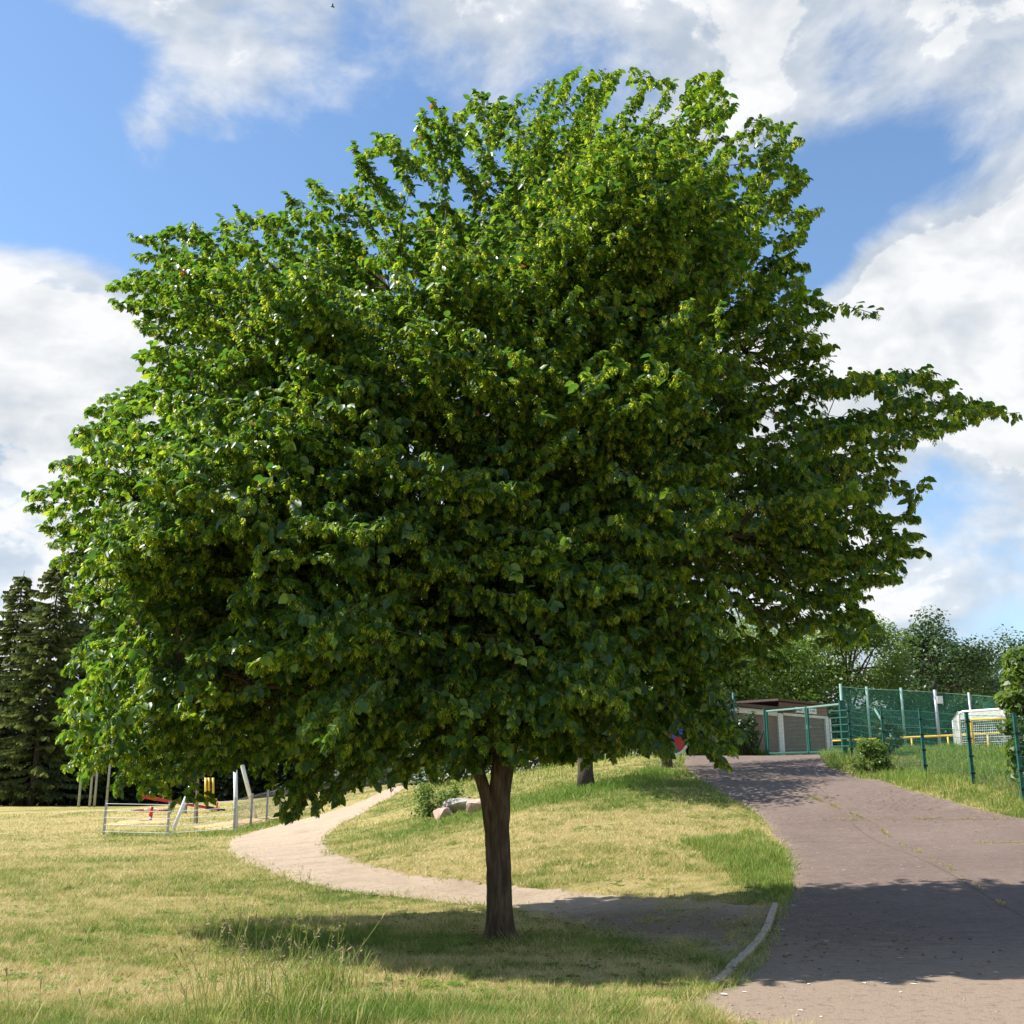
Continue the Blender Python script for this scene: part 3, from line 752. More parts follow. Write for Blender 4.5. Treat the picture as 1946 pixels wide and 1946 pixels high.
# pebbles on path and drive edge, fallen leaves round the trunk, low weeds in the lawn
def scatter_chips(name, P, smin, smax, mat, label, cat, seed, lift=.0, flat=.5):
    r = np.random.default_rng(seed); n = len(P)
    z = terrain(P[:, 0], P[:, 1]) + lift
    sz = r.uniform(smin, smax, n); th = r.uniform(0, 6.283, n)
    oct_ = np.array([(1, 0, 0), (0, 1, 0), (-1, 0, 0), (0, -1, 0), (.1, .1, 1), (0, 0, -.6)])
    of = np.array([(0, 1, 4), (1, 2, 4), (2, 3, 4), (3, 0, 4), (1, 0, 5), (2, 1, 5), (3, 2, 5), (0, 3, 5)])
    v = oct_[None] * sz[:, None, None] * r.uniform(.6, 1.3, (n, 6, 1)); v[..., 2] *= flat
    c, s_ = np.cos(th)[:, None], np.sin(th)[:, None]
    V_ = np.stack([v[..., 0] * c - v[..., 1] * s_ + P[:, :1], v[..., 0] * s_ + v[..., 1] * c + P[:, 1:2], v[..., 2] + z[:, None]], -1).reshape(-1, 3)
    F_ = (of[None] + (np.arange(n) * 6)[:, None, None]).reshape(-1, 3)
    o = obj(name, np_mesh(name, V_, F_, {'rnd': np.repeat(r.random(n), 6)}), M[mat]); tag(o, label, cat, kind='stuff')
_pp = np.random.default_rng(91)
def in_area(n, poly, seed):
    a = np.array(poly); P = np.random.default_rng(seed).uniform(a.min(0), a.max(0), (n, 2)); return P[in_poly(P, poly)]
_pa = in_area(16000, PATH, 92); _pa = _pa[_pa[:, 1] < 36]
scatter_chips('pebbles', _pa, .006, .022, 'rock_grey', 'small pebbles and crumbs of earth strewn over the sandy path', 'pebbles', 1, .015)
_ra = in_area(30000, ROAD, 93); _ra = _ra[(_ra[:, 1] < 30)]; _dd = poly_dist(_ra, ROAD); _ra = _ra[_pp.random(len(_ra)) < np.exp(-_dd / .35) * .8 + .02]
scatter_chips('grit', _ra, .005, .018, 'kerb', 'loose grit gathered along the edge of the asphalt', 'grit', 2, .02)
M['litter'] = foliage('dry_leaf_litter', [(0.0, (0.12, 0.075, 0.035)), (0.6, (0.24, 0.16, 0.07)), (1.0, (0.33, 0.27, 0.08))], (1, 1, 1), 0.2, 0.7, 0.2)
_ll = np.concatenate([_pp.normal(0, 1, (900, 2)) * np.array([2.6, 1.5]) + np.array([TREE.x + 1.0, TREE.y - .3]), _pp.normal(0, 1, (160, 2)) * .35 + np.array([TREE.x, TREE.y])])
_ll = _ll[_ll[:, 1] > 8]
scatter_chips('leaf_litter', _ll, .014, .034, 'litter', 'brown leaf bits and earth scattered in the shade round the trunk', 'leaf litter', 3, .03, .25)
def weeds():
    r = np.random.default_rng(94); n = 2600
    x, y = frustum_pts(n, 8.2, 26, 95, 1.7); P = np.stack([x, y], 1)
    k = ~(in_poly(P, ROAD) | in_poly(P, PATH)) & (fbm(x, y, .7, 3) > .47); P = P[k]
    z = terrain(P[:, 0], P[:, 1]); V_, F_, rn, dr = [], [], [], []
    for (px_, py_), pz in zip(P, z):
        m = r.integers(4, 8); a0 = r.uniform(0, 6.28); L = r.uniform(.03, .085); q = r.random()
        for j in range(m):
            a = a0 + j * 6.283 / m + r.normal(0, .2); c, s_ = math.cos(a), math.sin(a); w = L * .22; b = len(V_)
            V_.extend([(px_, py_, pz + .005), (px_ + c * L * .55 - s_ * w, py_ + s_ * L * .55 + c * w, pz + .03), (px_ + c * L, py_ + s_ * L, pz + .02), (px_ + c * L * .55 + s_ * w, py_ + s_ * L * .55 - c * w, pz + .03)])
            F_.append((b, b + 1, b + 2, b + 3)); rn.extend([q] * 4); dr.extend([.12] * 4)
    o = obj('lawn_weeds', np_mesh('lawn_weeds', np.array(V_), np.array(F_), {'rnd': np.array(rn), 'dry': np.array(dr)}), M['lush'])
    tag(o, 'low broad-leaved weeds dotted through the mown lawn', 'weeds', kind='stuff')
weeds()

# tall flowering grass clump, foreground left
def tall_clump():
    r = np.random.default_rng(55)
    V_, F_, dry_, rnd_ = [], [], [], []
    def blade(p, d, h, w, dr):
        b = len(V_)
        s = np.array([d[1], -d[0], 0]) * w
        p1 = p + np.array([d[0] * h * .12, d[1] * h * .12, h * .5]); p2 = p + np.array([d[0] * h * .4, d[1] * h * .4, h * .88]); p3 = p + np.array([d[0] * h * .75, d[1] * h * .75, h * .98])
        V_.extend([p - s, p + s, p1 - s * .9, p1 + s * .9, p2 - s * .55, p2 + s * .55, p3])
        F_.extend([(b, b + 1, b + 3), (b, b + 3, b + 2), (b + 2, b + 3, b + 5), (b + 2, b + 5, b + 4), (b + 4, b + 5, b + 6)])
        q = r.random(); dry_.extend([dr] * 7); rnd_.extend([q] * 7)
    cents = [(hit(540, 1905), .42, 200), (hit(620, 1880), .28, 300), (hit(460, 1930), .4, 70), (hit(590, 1955), .45, 220), (hit(380, 1965), .4, 50), (hit(60, 1975), .4, 16), (hit(180, 1985), .3, 12)]
    for c, s, n in cents:
        for _ in range(n):
            x, y = c.x + r.normal() * s * .6, c.y + r.normal() * s * .35
            a = r.uniform(0, 6.28)
            blade(np.array([x, y, tz(x, y) if _ % 20 == 0 else c.z - .005]), (math.cos(a), math.sin(a)), r.uniform(.08, .36), r.uniform(.0018, .0040), np.clip(r.normal(.5, .22), 0, 1))
    me = np_mesh('tall_grass', np.array(V_), np.array(F_), {'dry': np.array(dry_), 'rnd': np.array(rnd_)})
    o = obj('tall_grass', me, M['lush']); tag(o, 'clump of tall green grass blades in the sunny foreground', 'grass', kind='stuff')
    # stems with seed heads
    ms, mh = MB(), MB()
    stems = [(380, 1925, 436, 1678), (430, 1930, 470, 1690), (470, 1925, 425, 1715), (540, 1915, 575, 1645), (560, 1910, 590, 1655), (575, 1915, 540, 1660), (560, 1925, 600, 1700), (610, 1900, 640, 1730), (520, 1925, 500, 1800), (500, 1930, 505, 1815),
             (600, 1915, 560, 1790), (440, 1940, 385, 1700), (330, 1950, 290, 1780), (400, 1950, 350, 1800), (480, 1940, 520, 1830), (540, 1950, 610, 1760), (640, 1900, 660, 1790), (590, 1930, 570, 1700), (620, 1925, 590, 1740), (360, 1960, 330, 1840), (15, 1960, 12, 1840), (70, 1965, 78, 1860), (160, 1970, 150, 1880), (720, 1930, 735, 1850), (750, 1935, 742, 1845), (455, 1935, 440, 1760), (510, 1920, 545, 1735), (585, 1900, 625, 1680)]
    stems += [(r.uniform(360, 660), r.uniform(1890, 1960), 0, 0) for _ in range(70)]
    for bx, by, tx, ty in stems:
        b = hit(bx, by)
        if ty == 0: tx = bx + r.normal() * 45; ty = by - r.uniform(60, 210)
        t = at(tx, ty, b.y + r.uniform(-.25, .25))
        mid = (b + t) / 2 + Vector((-(t.x - b.x) * .18, 0, .03))
        pts = [b + Vector((0, 0, -.01)), b.lerp(mid, .5), mid, mid.lerp(t, .6), t]
        ms.tube(pts, [.0026, .0024, .0021, .0017, .0012], 4)
        k = r.random()
        d = (t - mid).normalized()
        L = r.uniform(.05, .12)
        if k < .55:                                   # loose panicle
            for q in range(9):
                p = t - d * (L * q / 6)
                s = Vector((r.normal(), r.normal(), r.normal())).normalized() * (.012 + .005 * q) + Vector((0, 0, -.004)) + d * .012
                mh.tube([p, p + s * .7, p + s], [.0008, .0026, .0006], 3)
        else:
            mh.tube([t - d * L * .6, t - d * L * .3, t, t + d * .01], [.0015, .0065, .006, .001], 5)
    o = ms.build('grass_stems', M['lush']); tag(o, 'long thin flowering grass stems rising from the foreground clump', 'grass', kind='stuff')
    a1 = o.data.attributes.new('dry', 'FLOAT', 'POINT'); a1.data.foreach_set('value', [.55] * len(o.data.vertices))
    a1 = o.data.attributes.new('rnd', 'FLOAT', 'POINT'); a1.data.foreach_set('value', [.5] * len(o.data.vertices))
    tag(mh.build('seed_heads', M['seed']), 'brownish seed heads on the tips of the foreground grass stems', 'seed heads', kind='stuff')
tall_clump()

# ------------------------------------------------------------------ the big hornbeam
outline = [(120,1470),(105,1330),(120,1240),(170,1190),(130,1130),(95,1070),(60,1000),(30,935),(110,910),(190,905),(90,875),(130,810),(170,750),(250,740),(240,680),(270,630),(210,570),(175,540),(260,520),(240,440),(320,425),(360,450),(430,385),(500,400),(530,370),(575,330),(620,340),(690,380),(720,370),(700,300),(660,265),(730,235),(760,265),(800,290),(785,210),(815,175),(835,240),(860,290),(905,330),(920,280),(885,230),(885,150),(930,180),(970,170),(1030,220),(1050,200),(1030,140),(1100,115),(1140,170),(1170,115),(1210,150),(1290,140),(1350,120),(1385,180),(1430,210),(1480,215),(1535,235),(1480,290),(1445,300),(1470,360),(1530,325),(1570,370),(1510,420),(1520,465),(1480,480),(1555,490),(1510,530),(1590,580),(1520,600),(1590,640),(1530,680),(1590,730),(1600,705),(1650,740),(1690,710),(1810,695),(1815,745),(1905,765),(1830,800),(1730,815),(1755,860),(1690,860),(1720,920),(1735,970),(1770,1045),(1690,1020),(1720,1085),(1670,1130),(1600,1120),(1665,1180),(1660,1215),(1560,1180),(1510,1200),(1500,1260),(1400,1230),(1350,1320),(1340,1350),(1410,1390),(1370,1450),(1325,1400),(1300,1402),(1278,1402),(1265,1430),(1235,1425),(1180,1440),(1130,1450),(1000,1440),(930,1450),(820,1480),(700,1480),(600,1525),(520,1560),(560,1500),(480,1450),(380,1460),(270,1490),(220,1510),(180,1470)]
outline = [(x * 1.0073, y * 1.0073) for x, y in outline]
def proj(P):
    x, y, z = P[:, 0], P[:, 1], P[:, 2] - EYE
    zc = y * CP + z * SP; u = -y * SP + z * CP
    return np.stack([CPX + FPX * x / zc, CPX - FPX * u / zc], 1)

def leaf_shape(L=1.0):
    # ovate blade folded along the midrib; y along, x across, z normal
    return np.array([(0, 0, 0), (.30, .30, .07), (.27, .66, .05), (0, 1.0, -.06), (-.27, .66, .05), (-.30, .30, .07), (0, .5, -.03)]) * L
LEAF_F = np.array([(0, 1, 2, 6), (6, 2, 3, 3), (0, 6, 4, 5), (6, 3, 3, 4)])
LEAFQ = np.array([(0, 1, 2, 3), (0, 3, 4, 5)])
def leaf6(): return np.array([(0, 0, 0), (.31, .30, .08), (.27, .66, .07), (0, 1.0, -.08), (-.27, .66, .07), (-.31, .30, .08)])
def catkin_shape(r):
    V_, F_ = [], []
    n = 9
    for i in range(n):
        t = (i + .5) / n; a = i * 2.4 + r.uniform(-.3, .3)
        o = np.array([math.cos(a), math.sin(a), 0]); s = np.array([-math.sin(a), math.cos(a), 0])
        p = np.array([0, 0, -t * .7]); ln = .62 * (1 - .3 * t)
        tip = p + o * ln * r.uniform(.75, 1) + np.array([0, 0, -.30 * r.uniform(.6, 1.4)])
        m = p + o * ln * .45 + np.array([0, 0, -.02])
        b = len(V_)
        V_.extend([p, m + s * .12, tip, m - s * .12]); F_.append((b, b + 1, b + 2, b + 3))
    # tip bracts
    b = len(V_); V_.extend([(0, 0, -.75), (.09, 0, -.85), (0.02, 0, -1.1), (-.09, 0, -.85)]); F_.append((b, b + 1, b + 2, b + 3))
    return np.array(V_, float), np.array(F_)

def norm(v): return v / (np.linalg.norm(v) + 1e-9)
def frame(a, n):
    a = norm(a); n = norm(n - a * np.dot(a, n)); x = np.cross(a, n)
    return np.stack([x, a, n], 1)
def make_spray(pitch, r):
    """one leafy shoot heading +x at the given pitch: leaf frames, catkins, twigs"""
    leaves, cats, tw = [], [], []
    up = np.array([0, 0, 1.])
    pts = []; p = np.zeros(3); n = 9; ang = pitch + R(6); yw = 0.0
    bend = R(r.uniform(8, 26))
    for i in range(n + 1):
        pts.append(p.copy())
        p = p + np.array([math.cos(ang) * math.cos(yw), math.cos(ang) * math.sin(yw), math.sin(ang)]) / n
        ang -= bend / n; yw += r.normal(0, .09)
    pts = np.array(pts); tw.append((pts, .006, .0015))
    for i in range(n + 1):
        t = i / n; d = norm(pts[min(i + 1, n)] - pts[max(i - 1, 0)])
        # side twiglet at any angle round the shoot, mostly to the sides
        ph = r.choice([-1, 1]) * math.pi / 2 + r.normal(0, .75)
        sx = norm(np.cross(d, up) if abs(d[2]) < .95 else np.array([0, 1., 0])); ux = np.cross(sx, d)
        rad = sx * math.sin(ph) + ux * math.cos(ph)
        ln = (.14 * (1 - t) + .07) * r.uniform(.6, 1.4)
        dv = norm(d * .7 + rad * .8)
        e = pts[i] + dv * ln
        tw.append((np.array([pts[i], e]), .003, .001))
        sg = r.choice([-1, 1])
        for j in range(4):
            q = pts[i] + (e - pts[i]) * (j + .6) / 4
            sv = norm(np.cross(dv, up) + 1e-3)
            a = norm(dv * .55 + sv * sg * .55 + np.array([0, 0, -.72]) + r.normal(0, .3, 3))
            nn = up * .75 + rad * .55 + d * .75 + r.normal(0, .36, 3)
            leaves.append((q, frame(a, nn), .158 * r.uniform(.5, 1.2), r.random() ** 1.15)); sg = -sg
        if r.random() < .95:
            for _ in range(3 if r.random() < .4 else 2):
                cats.append((pts[i] + (e - pts[i]) * r.uniform(.1, 1.1) + np.array([0, 0, -.03 * r.random() - .012]) + r.normal(0, .015, 3), r.uniform(.075, .115), r.random()))
    return leaves, cats, tw

def big_tree():
    r = np.random.default_rng(5)
    root = empty('hornbeam_tree', TREE)
    tag(root, 'large spreading hornbeam with dense crown of hanging yellow-green seed clusters', 'tree')
    # ---- shoots: positions of tips through the crown volume
    poly = [tuple(p) for p in outline]
    C0 = np.array([TREE.x, TREE.y])
    N0 = 150000
    pts = np.stack([r.uniform(-7, 7, N0), TREE.y + r.uniform(-5.4, 5.4, N0), r.uniform(1.7, 12.2, N0)], 1)
    uv = proj(pts)
    ok = in_poly(uv, poly); pts, uv = pts[ok], uv[ok]
    dist = poly_dist(uv, poly)
    rr = 1 - np.minimum(1, dist / 430.0)
    half = np.where(pts[:, 1] < TREE.y, 3.0, 4.2) * np.sqrt(np.maximum(0, 1 - rr ** 2)) + .45
    t = np.abs(pts[:, 1] - TREE.y) / half
    # crown underside: keep the space round the trunk clear, higher towards the middle
    rad = np.hypot(pts[:, 0] - TREE.x, pts[:, 1] - TREE.y)
    minz = 1.86 + np.where(pts[:, 1] < TREE.y - .25, .05, .55) * np.exp(-(rad / 0.8) ** 2) - .2 * (pts[:, 0] < -3)
    gap = fbm(pts[:, 0] * 1.0 + 9, pts[:, 2] * 1.0 + pts[:, 1] * .8, .55, 3)
    lump = fbm(pts[:, 0] * 1.0 + 40, pts[:, 2] * 1.25 + pts[:, 1] * .35, .62, 3)
    ok = (t < .52 + .55 * lump) & (dist > 24 + 26 * (lump < .46) + 26 * (uv[:, 1] < 760)) & (pts[:, 2] > minz)
    ok &= ~((uv[:, 0] > 1278) & (uv[:, 0] < 1318) & (uv[:, 1] > 1375))
    keep_p = np.where(t > .62, .9, .30) * np.clip((gap - .37) * 7, .05, 1)
    ok &= r.random(len(pts)) < keep_p
    pts, uv, t = pts[ok], uv[ok], t[ok]
    # even spacing
    order = r.permutation(len(pts)); sel = []; cell = {}
    S = .33
    for i in order:
        k = tuple((pts[i] / S).astype(int)); c_ = cell.get(k, 0)
        if c_ < 1: cell[k] = c_ + 1; sel.append(i)
    sel = np.array(sel[:5200]); tips = pts[sel]
    # outline shoots, ending where the outline of the crown is seen
    ot = []
    for i in range(len(poly)):
        a = np.array(poly[i - 1]); b = np.array(poly[i]); L = np.hypot(*(b - a)); k = max(1, int(L / 34))
        for j in range(k):
            q = a + (b - a) * ((j + r.random() * .6) / k)
            for rep in range(3):
                Y = TREE.y + r.normal(0, .6) - .2
                cxy = np.array([960., 860.]); inn = q + norm(cxy - q) * r.uniform(10, 30)
                p = at(inn[0], inn[1], Y); ot.append((p.x, p.y, p.z))
    # boughs reaching out of the crown's face, each ending in a handful of shoots
    bt = []
    cand = tips[(tips[:, 1] < TREE.y + 1.0)]
    for q in cand[r.permutation(len(cand))[:380]]:
        o = q - np.array([TREE.x, TREE.y, 4.6]); o = o / (np.linalg.norm(o) + 1e-6)
        e = q + o * r.uniform(.45, 1.0) + np.array([0, 0, -.12])
        uvq = proj(e[None])
        if not in_poly(uvq, poly)[0] or e[2] < 2.0 or e[1] < TREE.y - 3.6 or poly_dist(uvq, poly)[0] < 48: continue
        sx = norm(np.cross(o, [0, 0, 1.]))
        for k in range(8):
            bt.append(e - o * r.uniform(0, .6) + sx * r.normal(0, .22) + np.array([0, 0, r.normal(0, .09)]))
    tips = np.concatenate([tips, np.array(bt), np.array(ot)])
    uvt = proj(tips); tips = tips[~((uvt[:, 0] > 1286) & (uvt[:, 0] < 1316) & (uvt[:, 1] > 1378))]
    # ---- skeleton
    trunk_px = [(952, 1800, .175), (952, 1785, .160), (950, 1765, .148), (949, 1720, .139), (947, 1640, .137), (944, 1580, .139), (942, 1545, .150), (942, 1520, .120), (944, 1500, .06)]
    tp = [at(px, py, TREE.y) for px, py, _ in trunk_px]
    tp[0].z = TREE.z - .12
    tr = [q[2] for q in trunk_px]
    fork = tp[-1]
    V3 = lambda *a: Vector(a)
    stems = []
    lead = [V3(fork.x, fork.y, fork.z - .25), V3(fork.x + .06, fork.y, fork.z + .4), V3(fork.x + .15, fork.y + .05, fork.z + 1.8), V3(fork.x + .05, fork.y, fork.z + 4.2), V3(fork.x + .2, fork.y, fork.z + 7.2)]
    stems.append((lead, [.12, .105, .095, .06, .015]))
    def bez(a, b, c, n): return [a * (1 - t_) ** 2 + b * 2 * t_ * (1 - t_) + c * t_ * t_ for t_ in np.linspace(0, 1, n)]
    limb_spec = [  # target, control lift, radius
        ((-5.0, 12.9, 4.6), .9, .075), ((-3.6, 12.2, 7.0), 1.4, .075), ((-2.2, 15.6, 8.2), 1.8, .075), ((-.3, 13.2, 9.6), 2.4, .095), ((2.4, 13.6, 9.9), 2.2, .085), ((4.1, 13.0, 7.4), 1.4, .08),
        ((5.4, 13.6, 5.6), 1.0, .075), ((.8, 9.6, 6.0), 1.3, .07), ((-2.6, 9.7, 4.6), .8, .06), ((3.0, 9.9, 4.4), .8, .06), ((.5, 17.4, 6.6), 1.3, .075), ((-3.4, 16.3, 5.2), 1.0, .07), ((3.8, 16.6, 5.4), 1.0, .07), ((-4.4, 12.0, 2.9), .7, .055), ((4.6, 12.6, 3.2), .7, .055), ((0.2, 9.0, 3.2), .6, .05), ((-1.0, 11.0, 8.2), 2.0, .07)]
    nodes, nrad = [], []
    for (tx, ty, tzz), lift, rad in limb_spec:
        ty = max(ty, TREE.y - 1.5)
        if ty < TREE.y: tx *= .82
        for _ in range(30):
            q_ = proj(np.array([[tx, ty, tzz]]))
            if in_poly(q_, poly)[0] and poly_dist(q_, poly)[0] > 110: break
            tx += (TREE.x - tx) * .06; ty += (TREE.y - ty) * .06; tzz += (4.5 - tzz) * .06
        hs = random.uniform(.0, .55) * min(1.0, max(0.0, (tzz - 3.0) / 4.0)) * 3.0
        s = V3(fork.x + .06 + .05 * hs, fork.y, fork.z + .45 + hs)
        m = V3(fork.x + (tx - fork.x) * .34, fork.y + (ty - fork.y) * .34, max(s.z + .35, fork.z + (tzz - fork.z) * .62 + lift * .3))
        P = bez(s, m, V3(tx, ty, tzz), 18)
        for k in range(2, 17): P[k] = P[k] + V3(*r.normal(0, .05, 3))
        rads = list(np.linspace(rad * 1.25, .016, 18))
        stems.append((P, rads))
        for p_, q_ in zip(P[3:], rads[3:]): nodes.append(np.array(p_)); nrad.append(q_)
    # secondary branches
    nodes = np.array(nodes)
    sec_t = tips[r.choice(len(tips), 230, replace=False)]
    secs = []
    for q in sec_t:
        q2 = q + (np.array([TREE.x, TREE.y, 4.6]) - q) * .26
        if q2[1] < TREE.y: q2 = q2 + np.array([0, .25 * (TREE.y - q2[1]), 0])
        d = np.linalg.norm(nodes - q2, axis=1) + 1.2 * np.maximum(0, nodes[:, 2] - q2[2]) + .25 * np.linalg.norm(nodes - np.array([TREE.x, TREE.y, 3.5]), axis=1)
        j = int(np.argmin(d)); a = nodes[j]
        m = (a + q2) / 2 + np.array([0, 0, .05 * np.linalg.norm(q2 - a)]) + r.normal(0, .06, 3)
        P = bez(Vector(a), Vector(m), Vector(q2), 8)
        pq = proj(np.array([list(p) for p in P]))
        if not in_poly(pq, poly).all() or poly_dist(pq, poly).min() < 45: continue
        ln = np.linalg.norm(q2 - a)
        secs.append((P, list(np.linspace(min(nrad[j] * .8, .012 + .009 * ln), .006, 8))))
    snodes = np.array([np.array(p) for P, _ in secs for p in P[1:]] + [n_ for n_ in nodes])
    # bark-textured trunk
    nseg, nr_ = 96, 110
    tpn = np.array([list(p) for p in tp]); zz = np.linspace(tpn[0, 2], tpn[-1, 2], nr_)
    cx = np.interp(zz, tpn[:, 2], tpn[:, 0]); cy = np.interp(zz, tpn[:, 2], tpn[:, 1]); rad_ = np.interp(zz, tpn[:, 2], tr)
    th = np.linspace(0, 2 * np.pi, nseg, endpoint=False)
    TH, ZZ = np.meshgrid(th, zz)
    ridg = np.abs(fbm(np.cos(TH) * 2.4 + 10 + .4 * ZZ, np.sin(TH) * 2.4 + ZZ * .55, 2.4, 4) - .5) * 2
    flute = .05 * np.cos(3 * TH + .9 + ZZ * .5) + .035 * np.cos(5 * TH + 2.1 - ZZ * .4)
    flare = .24 * np.exp(-(ZZ - TREE.z) / .12) * (1 + .6 * np.cos(5 * TH + 1))
    rad2 = rad_[:, None] * (1 + flute - .30 * ridg + .05 + flare)
    Vt = np.stack([cx[:, None] + rad2 * np.cos(TH), cy[:, None] + rad2 * np.sin(TH), ZZ], -1).reshape(-1, 3)
    ii = np.arange(nseg * nr_).reshape(nr_, nseg)
    Ft = np.stack([ii[:-1].ravel(), np.roll(ii, -1, 1)[:-1].ravel(), np.roll(ii, -1, 1)[1:].ravel(), ii[1:].ravel()], 1)
    trunk = obj('trunk', np_mesh('trunk', Vt, Ft, None, True), M['bark'], root)
    # three stems leave the fork
    for (a, b, c, r0, r1) in [((930, 1545), (914, 1480), (872, 1380), .092, .062), ((946, 1540), (951, 1470), (975, 1340), .118, .09), ((958, 1560), (963, 1490), (990, 1350), .075, .05)]:
        y0 = TREE.y + (.05 if a[0] > 950 else 0)
        P = [at(940, a[1] + 70, y0), at(a[0], a[1], y0), at(b[0], b[1], y0 - .03), at(c[0], c[1], y0 + .05)]
        cc = catmull([tuple(p) for p in P], 6); rr_ = np.linspace(r0, r1, len(cc))
        MB().tube([Vector(p) for p in cc], list(rr_), 16).build('stem', M['bark'], root, True)
    for P, rads in stems:
        MB().tube(P, rads, 8).build('branch', M['bark'], root, True)
    mb = MB()
    for P, rads in secs: mb.tube(P, rads, 5, False)
    # ---- shoots as transformed prototypes
    NP_ = 7; pitches = [R(-40), R(-15), R(10), R(35), R(62)]
    protos = []
    for pt in pitches:
        for k in range(NP_): protos.append(make_spray(pt, r))
    ctr = np.array([TREE.x, TREE.y, 4.3])
    out = tips - ctr
    outn = out / np.linalg.norm(out, axis=1)[:, None]
    pit = np.arcsin(np.clip(outn[:, 2], -1, 1)) * .8 + R(6) + r.normal(0, R(20), len(tips))
    pit -= R(16) * np.exp(-np.maximum(0, tips[:, 2] - 2) / 1.5)
    side_ = np.abs(tips[:, 0] - TREE.x) > 4.0
    pit[side_] = np.clip(pit[side_], R(-28), R(12))
    pk = np.argmin(np.abs(pit[:, None] - np.array(pitches)[None]), 1)
    yaw = np.arctan2(outn[:, 1], outn[:, 0]) + r.normal(0, R(38), len(tips))
    scl = r.uniform(.55, .85, len(tips))
    which = pk * NP_ + r.integers(0, NP_, len(tips))
    lv, lr, cvs, crs, cfs = [], [], [], [], []
    lb = leaf6(); ck = [catkin_shape(r) for _ in range(4)]
    cbase = 0; twv = MB()
    bases = []
    for k, (leaves, cats, tw) in enumerate(protos):
        I = np.where(which == k)[0]
        if len(I) == 0: continue
        c, s = np.cos(yaw[I]), np.sin(yaw[I]); Z0 = np.zeros(len(I)); O1 = np.ones(len(I))
        RM = np.stack([np.stack([c, -s, Z0], 1), np.stack([s, c, Z0], 1), np.stack([Z0, Z0, O1], 1)], 1) * scl[I][:, None, None]
        end = tw[0][0][-1]
        off = tips[I] - np.einsum('nij,j->ni', RM, end)
        bases.append((I, off))
        LV = np.concatenate([(q + (fr @ (lb * ls).T).T) for q, fr, ls, rn in leaves])
        LR = np.array([rn for *_, rn in leaves])
        W = np.einsum('nij,vj->nvi', RM, LV) + off[:, None, :]
        lv.append(W.reshape(-1, 3))
        sp = r.normal(0, .12, len(I))
        q = np.clip(LR[None, :] * .86 + sp[:, None], 0, .96)
        q[r.random(q.shape) < .0015] = 1.0
        lr.append(np.repeat(q.ravel(), 6))
        CV, CR, CF = [], [], []; b = 0
        for q_, L, rn in cats:
            v_, f_ = ck[int(rn * 4) % 4]; a_ = rn * 40
            rot = np.array([[math.cos(a_), -math.sin(a_), 0], [math.sin(a_), math.cos(a_), 0], [0, 0, 1]])
            CV.append((rot @ v_.T).T * L + q_); CF.append(f_ + b); b += len(v_); CR += [rn] * len(v_)
        CV = np.concatenate(CV); CF = np.concatenate(CF); CR = np.array(CR)
        W = np.einsum('nij,vj->nvi', RM, CV) + off[:, None, :]
        cvs.append(W.reshape(-1, 3)); crs.append(np.clip(np.tile(CR * .85, len(I)) + np.repeat(r.normal(0, .1, len(I)), len(CR)), 0, .96))
        cfs.append((CF[None] + (np.arange(len(I)) * len(CV))[:, None, None]).reshape(-1, 4) + cbase); cbase += len(I) * len(CV)
        for j, ii_ in enumerate(I):
            for P, r0, r1 in tw[:1]:
                Pw = (RM[j] @ P[::3].T).T + off[j]
                twv.tube(list(map(Vector, Pw)), list(np.linspace(r0, r1, len(Pw))), 3, False)
    LVa = np.concatenate(lv); nl = len(LVa) // 6
    LF = (LEAFQ[None] + (np.arange(nl) * 6)[:, None, None]).reshape(-1, 4)
    o = obj('crown', np_mesh('crown', LVa, LF, {'rnd': np.concatenate(lr)}), M['leaf'], root); o['kind'] = 'stuff'
    o = obj('seed_clusters', np_mesh('seed_clusters', np.concatenate(cvs), np.concatenate(cfs), {'rnd': np.concatenate(crs)}), M['catkin'], root); o['kind'] = 'stuff'
    # join each shoot to the nearest branch
    for I, off in bases:
        for b_ in off:
            d = np.linalg.norm(snodes - b_, axis=1); j = int(np.argmin(d)); a = snodes[j]
            if d[j] > .9: continue
            m = (a + b_) / 2 + np.array([0, 0, .03 * d[j]])
            mb.tube([Vector(a), Vector(m), Vector(b_)], [.009 + .002 * min(d[j], 2), .008, .006], 3, False)
    o = mb.build('branches', M['bark'], root); o['kind'] = 'stuff'
    o = twv.build('twigs', M['bark'], root); o['kind'] = 'stuff'
    # the largest-looking leaves and seed clusters, one by one
    dcam = np.linalg.norm(tips - np.array([0, 0, EYE]), axis=1) + 2.5 * np.abs(r.normal(0, .3, len(tips)))
    frontmost = np.argsort(dcam)[:300]
    lm = [np_mesh('leaf', lb * 1.0, LEAFQ, {'rnd': np.full(6, v)}) for v in (.2, .5, .75, .9)]
    cm = [np_mesh('seed_cluster', v_, f_, {'rnd': np.full(len(v_), q)}) for (v_, f_), q in zip(ck, (.2, .4, .6, .8))]
    for m_ in lm: m_.materials.append(M['leaf'])
    for m_ in cm: m_.materials.append(M['catkin'])
    inv = Matrix.Translation(TREE).inverted()
    for n_, i in enumerate(frontmost):
        hd = np.array([math.cos(yaw[i]), math.sin(yaw[i]), 0])
        a = norm(hd * .8 + np.array([0, 0, -.55]) + r.normal(0, .25, 3)); nn = np.array([0, 0, 1.]) + hd * .5 + r.normal(0, .25, 3)
        fr = frame(a, nn); s = r.uniform(.095, .12)
        Mx = Matrix([[*(fr[k] * s), tips[i][k]] for k in range(3)] + [[0, 0, 0, 1]])
        lo_ = bpy.data.objects.new('leaf', lm[n_ % 4]); col.objects.link(lo_); lo_.parent = root; lo_.matrix_local = inv @ Mx
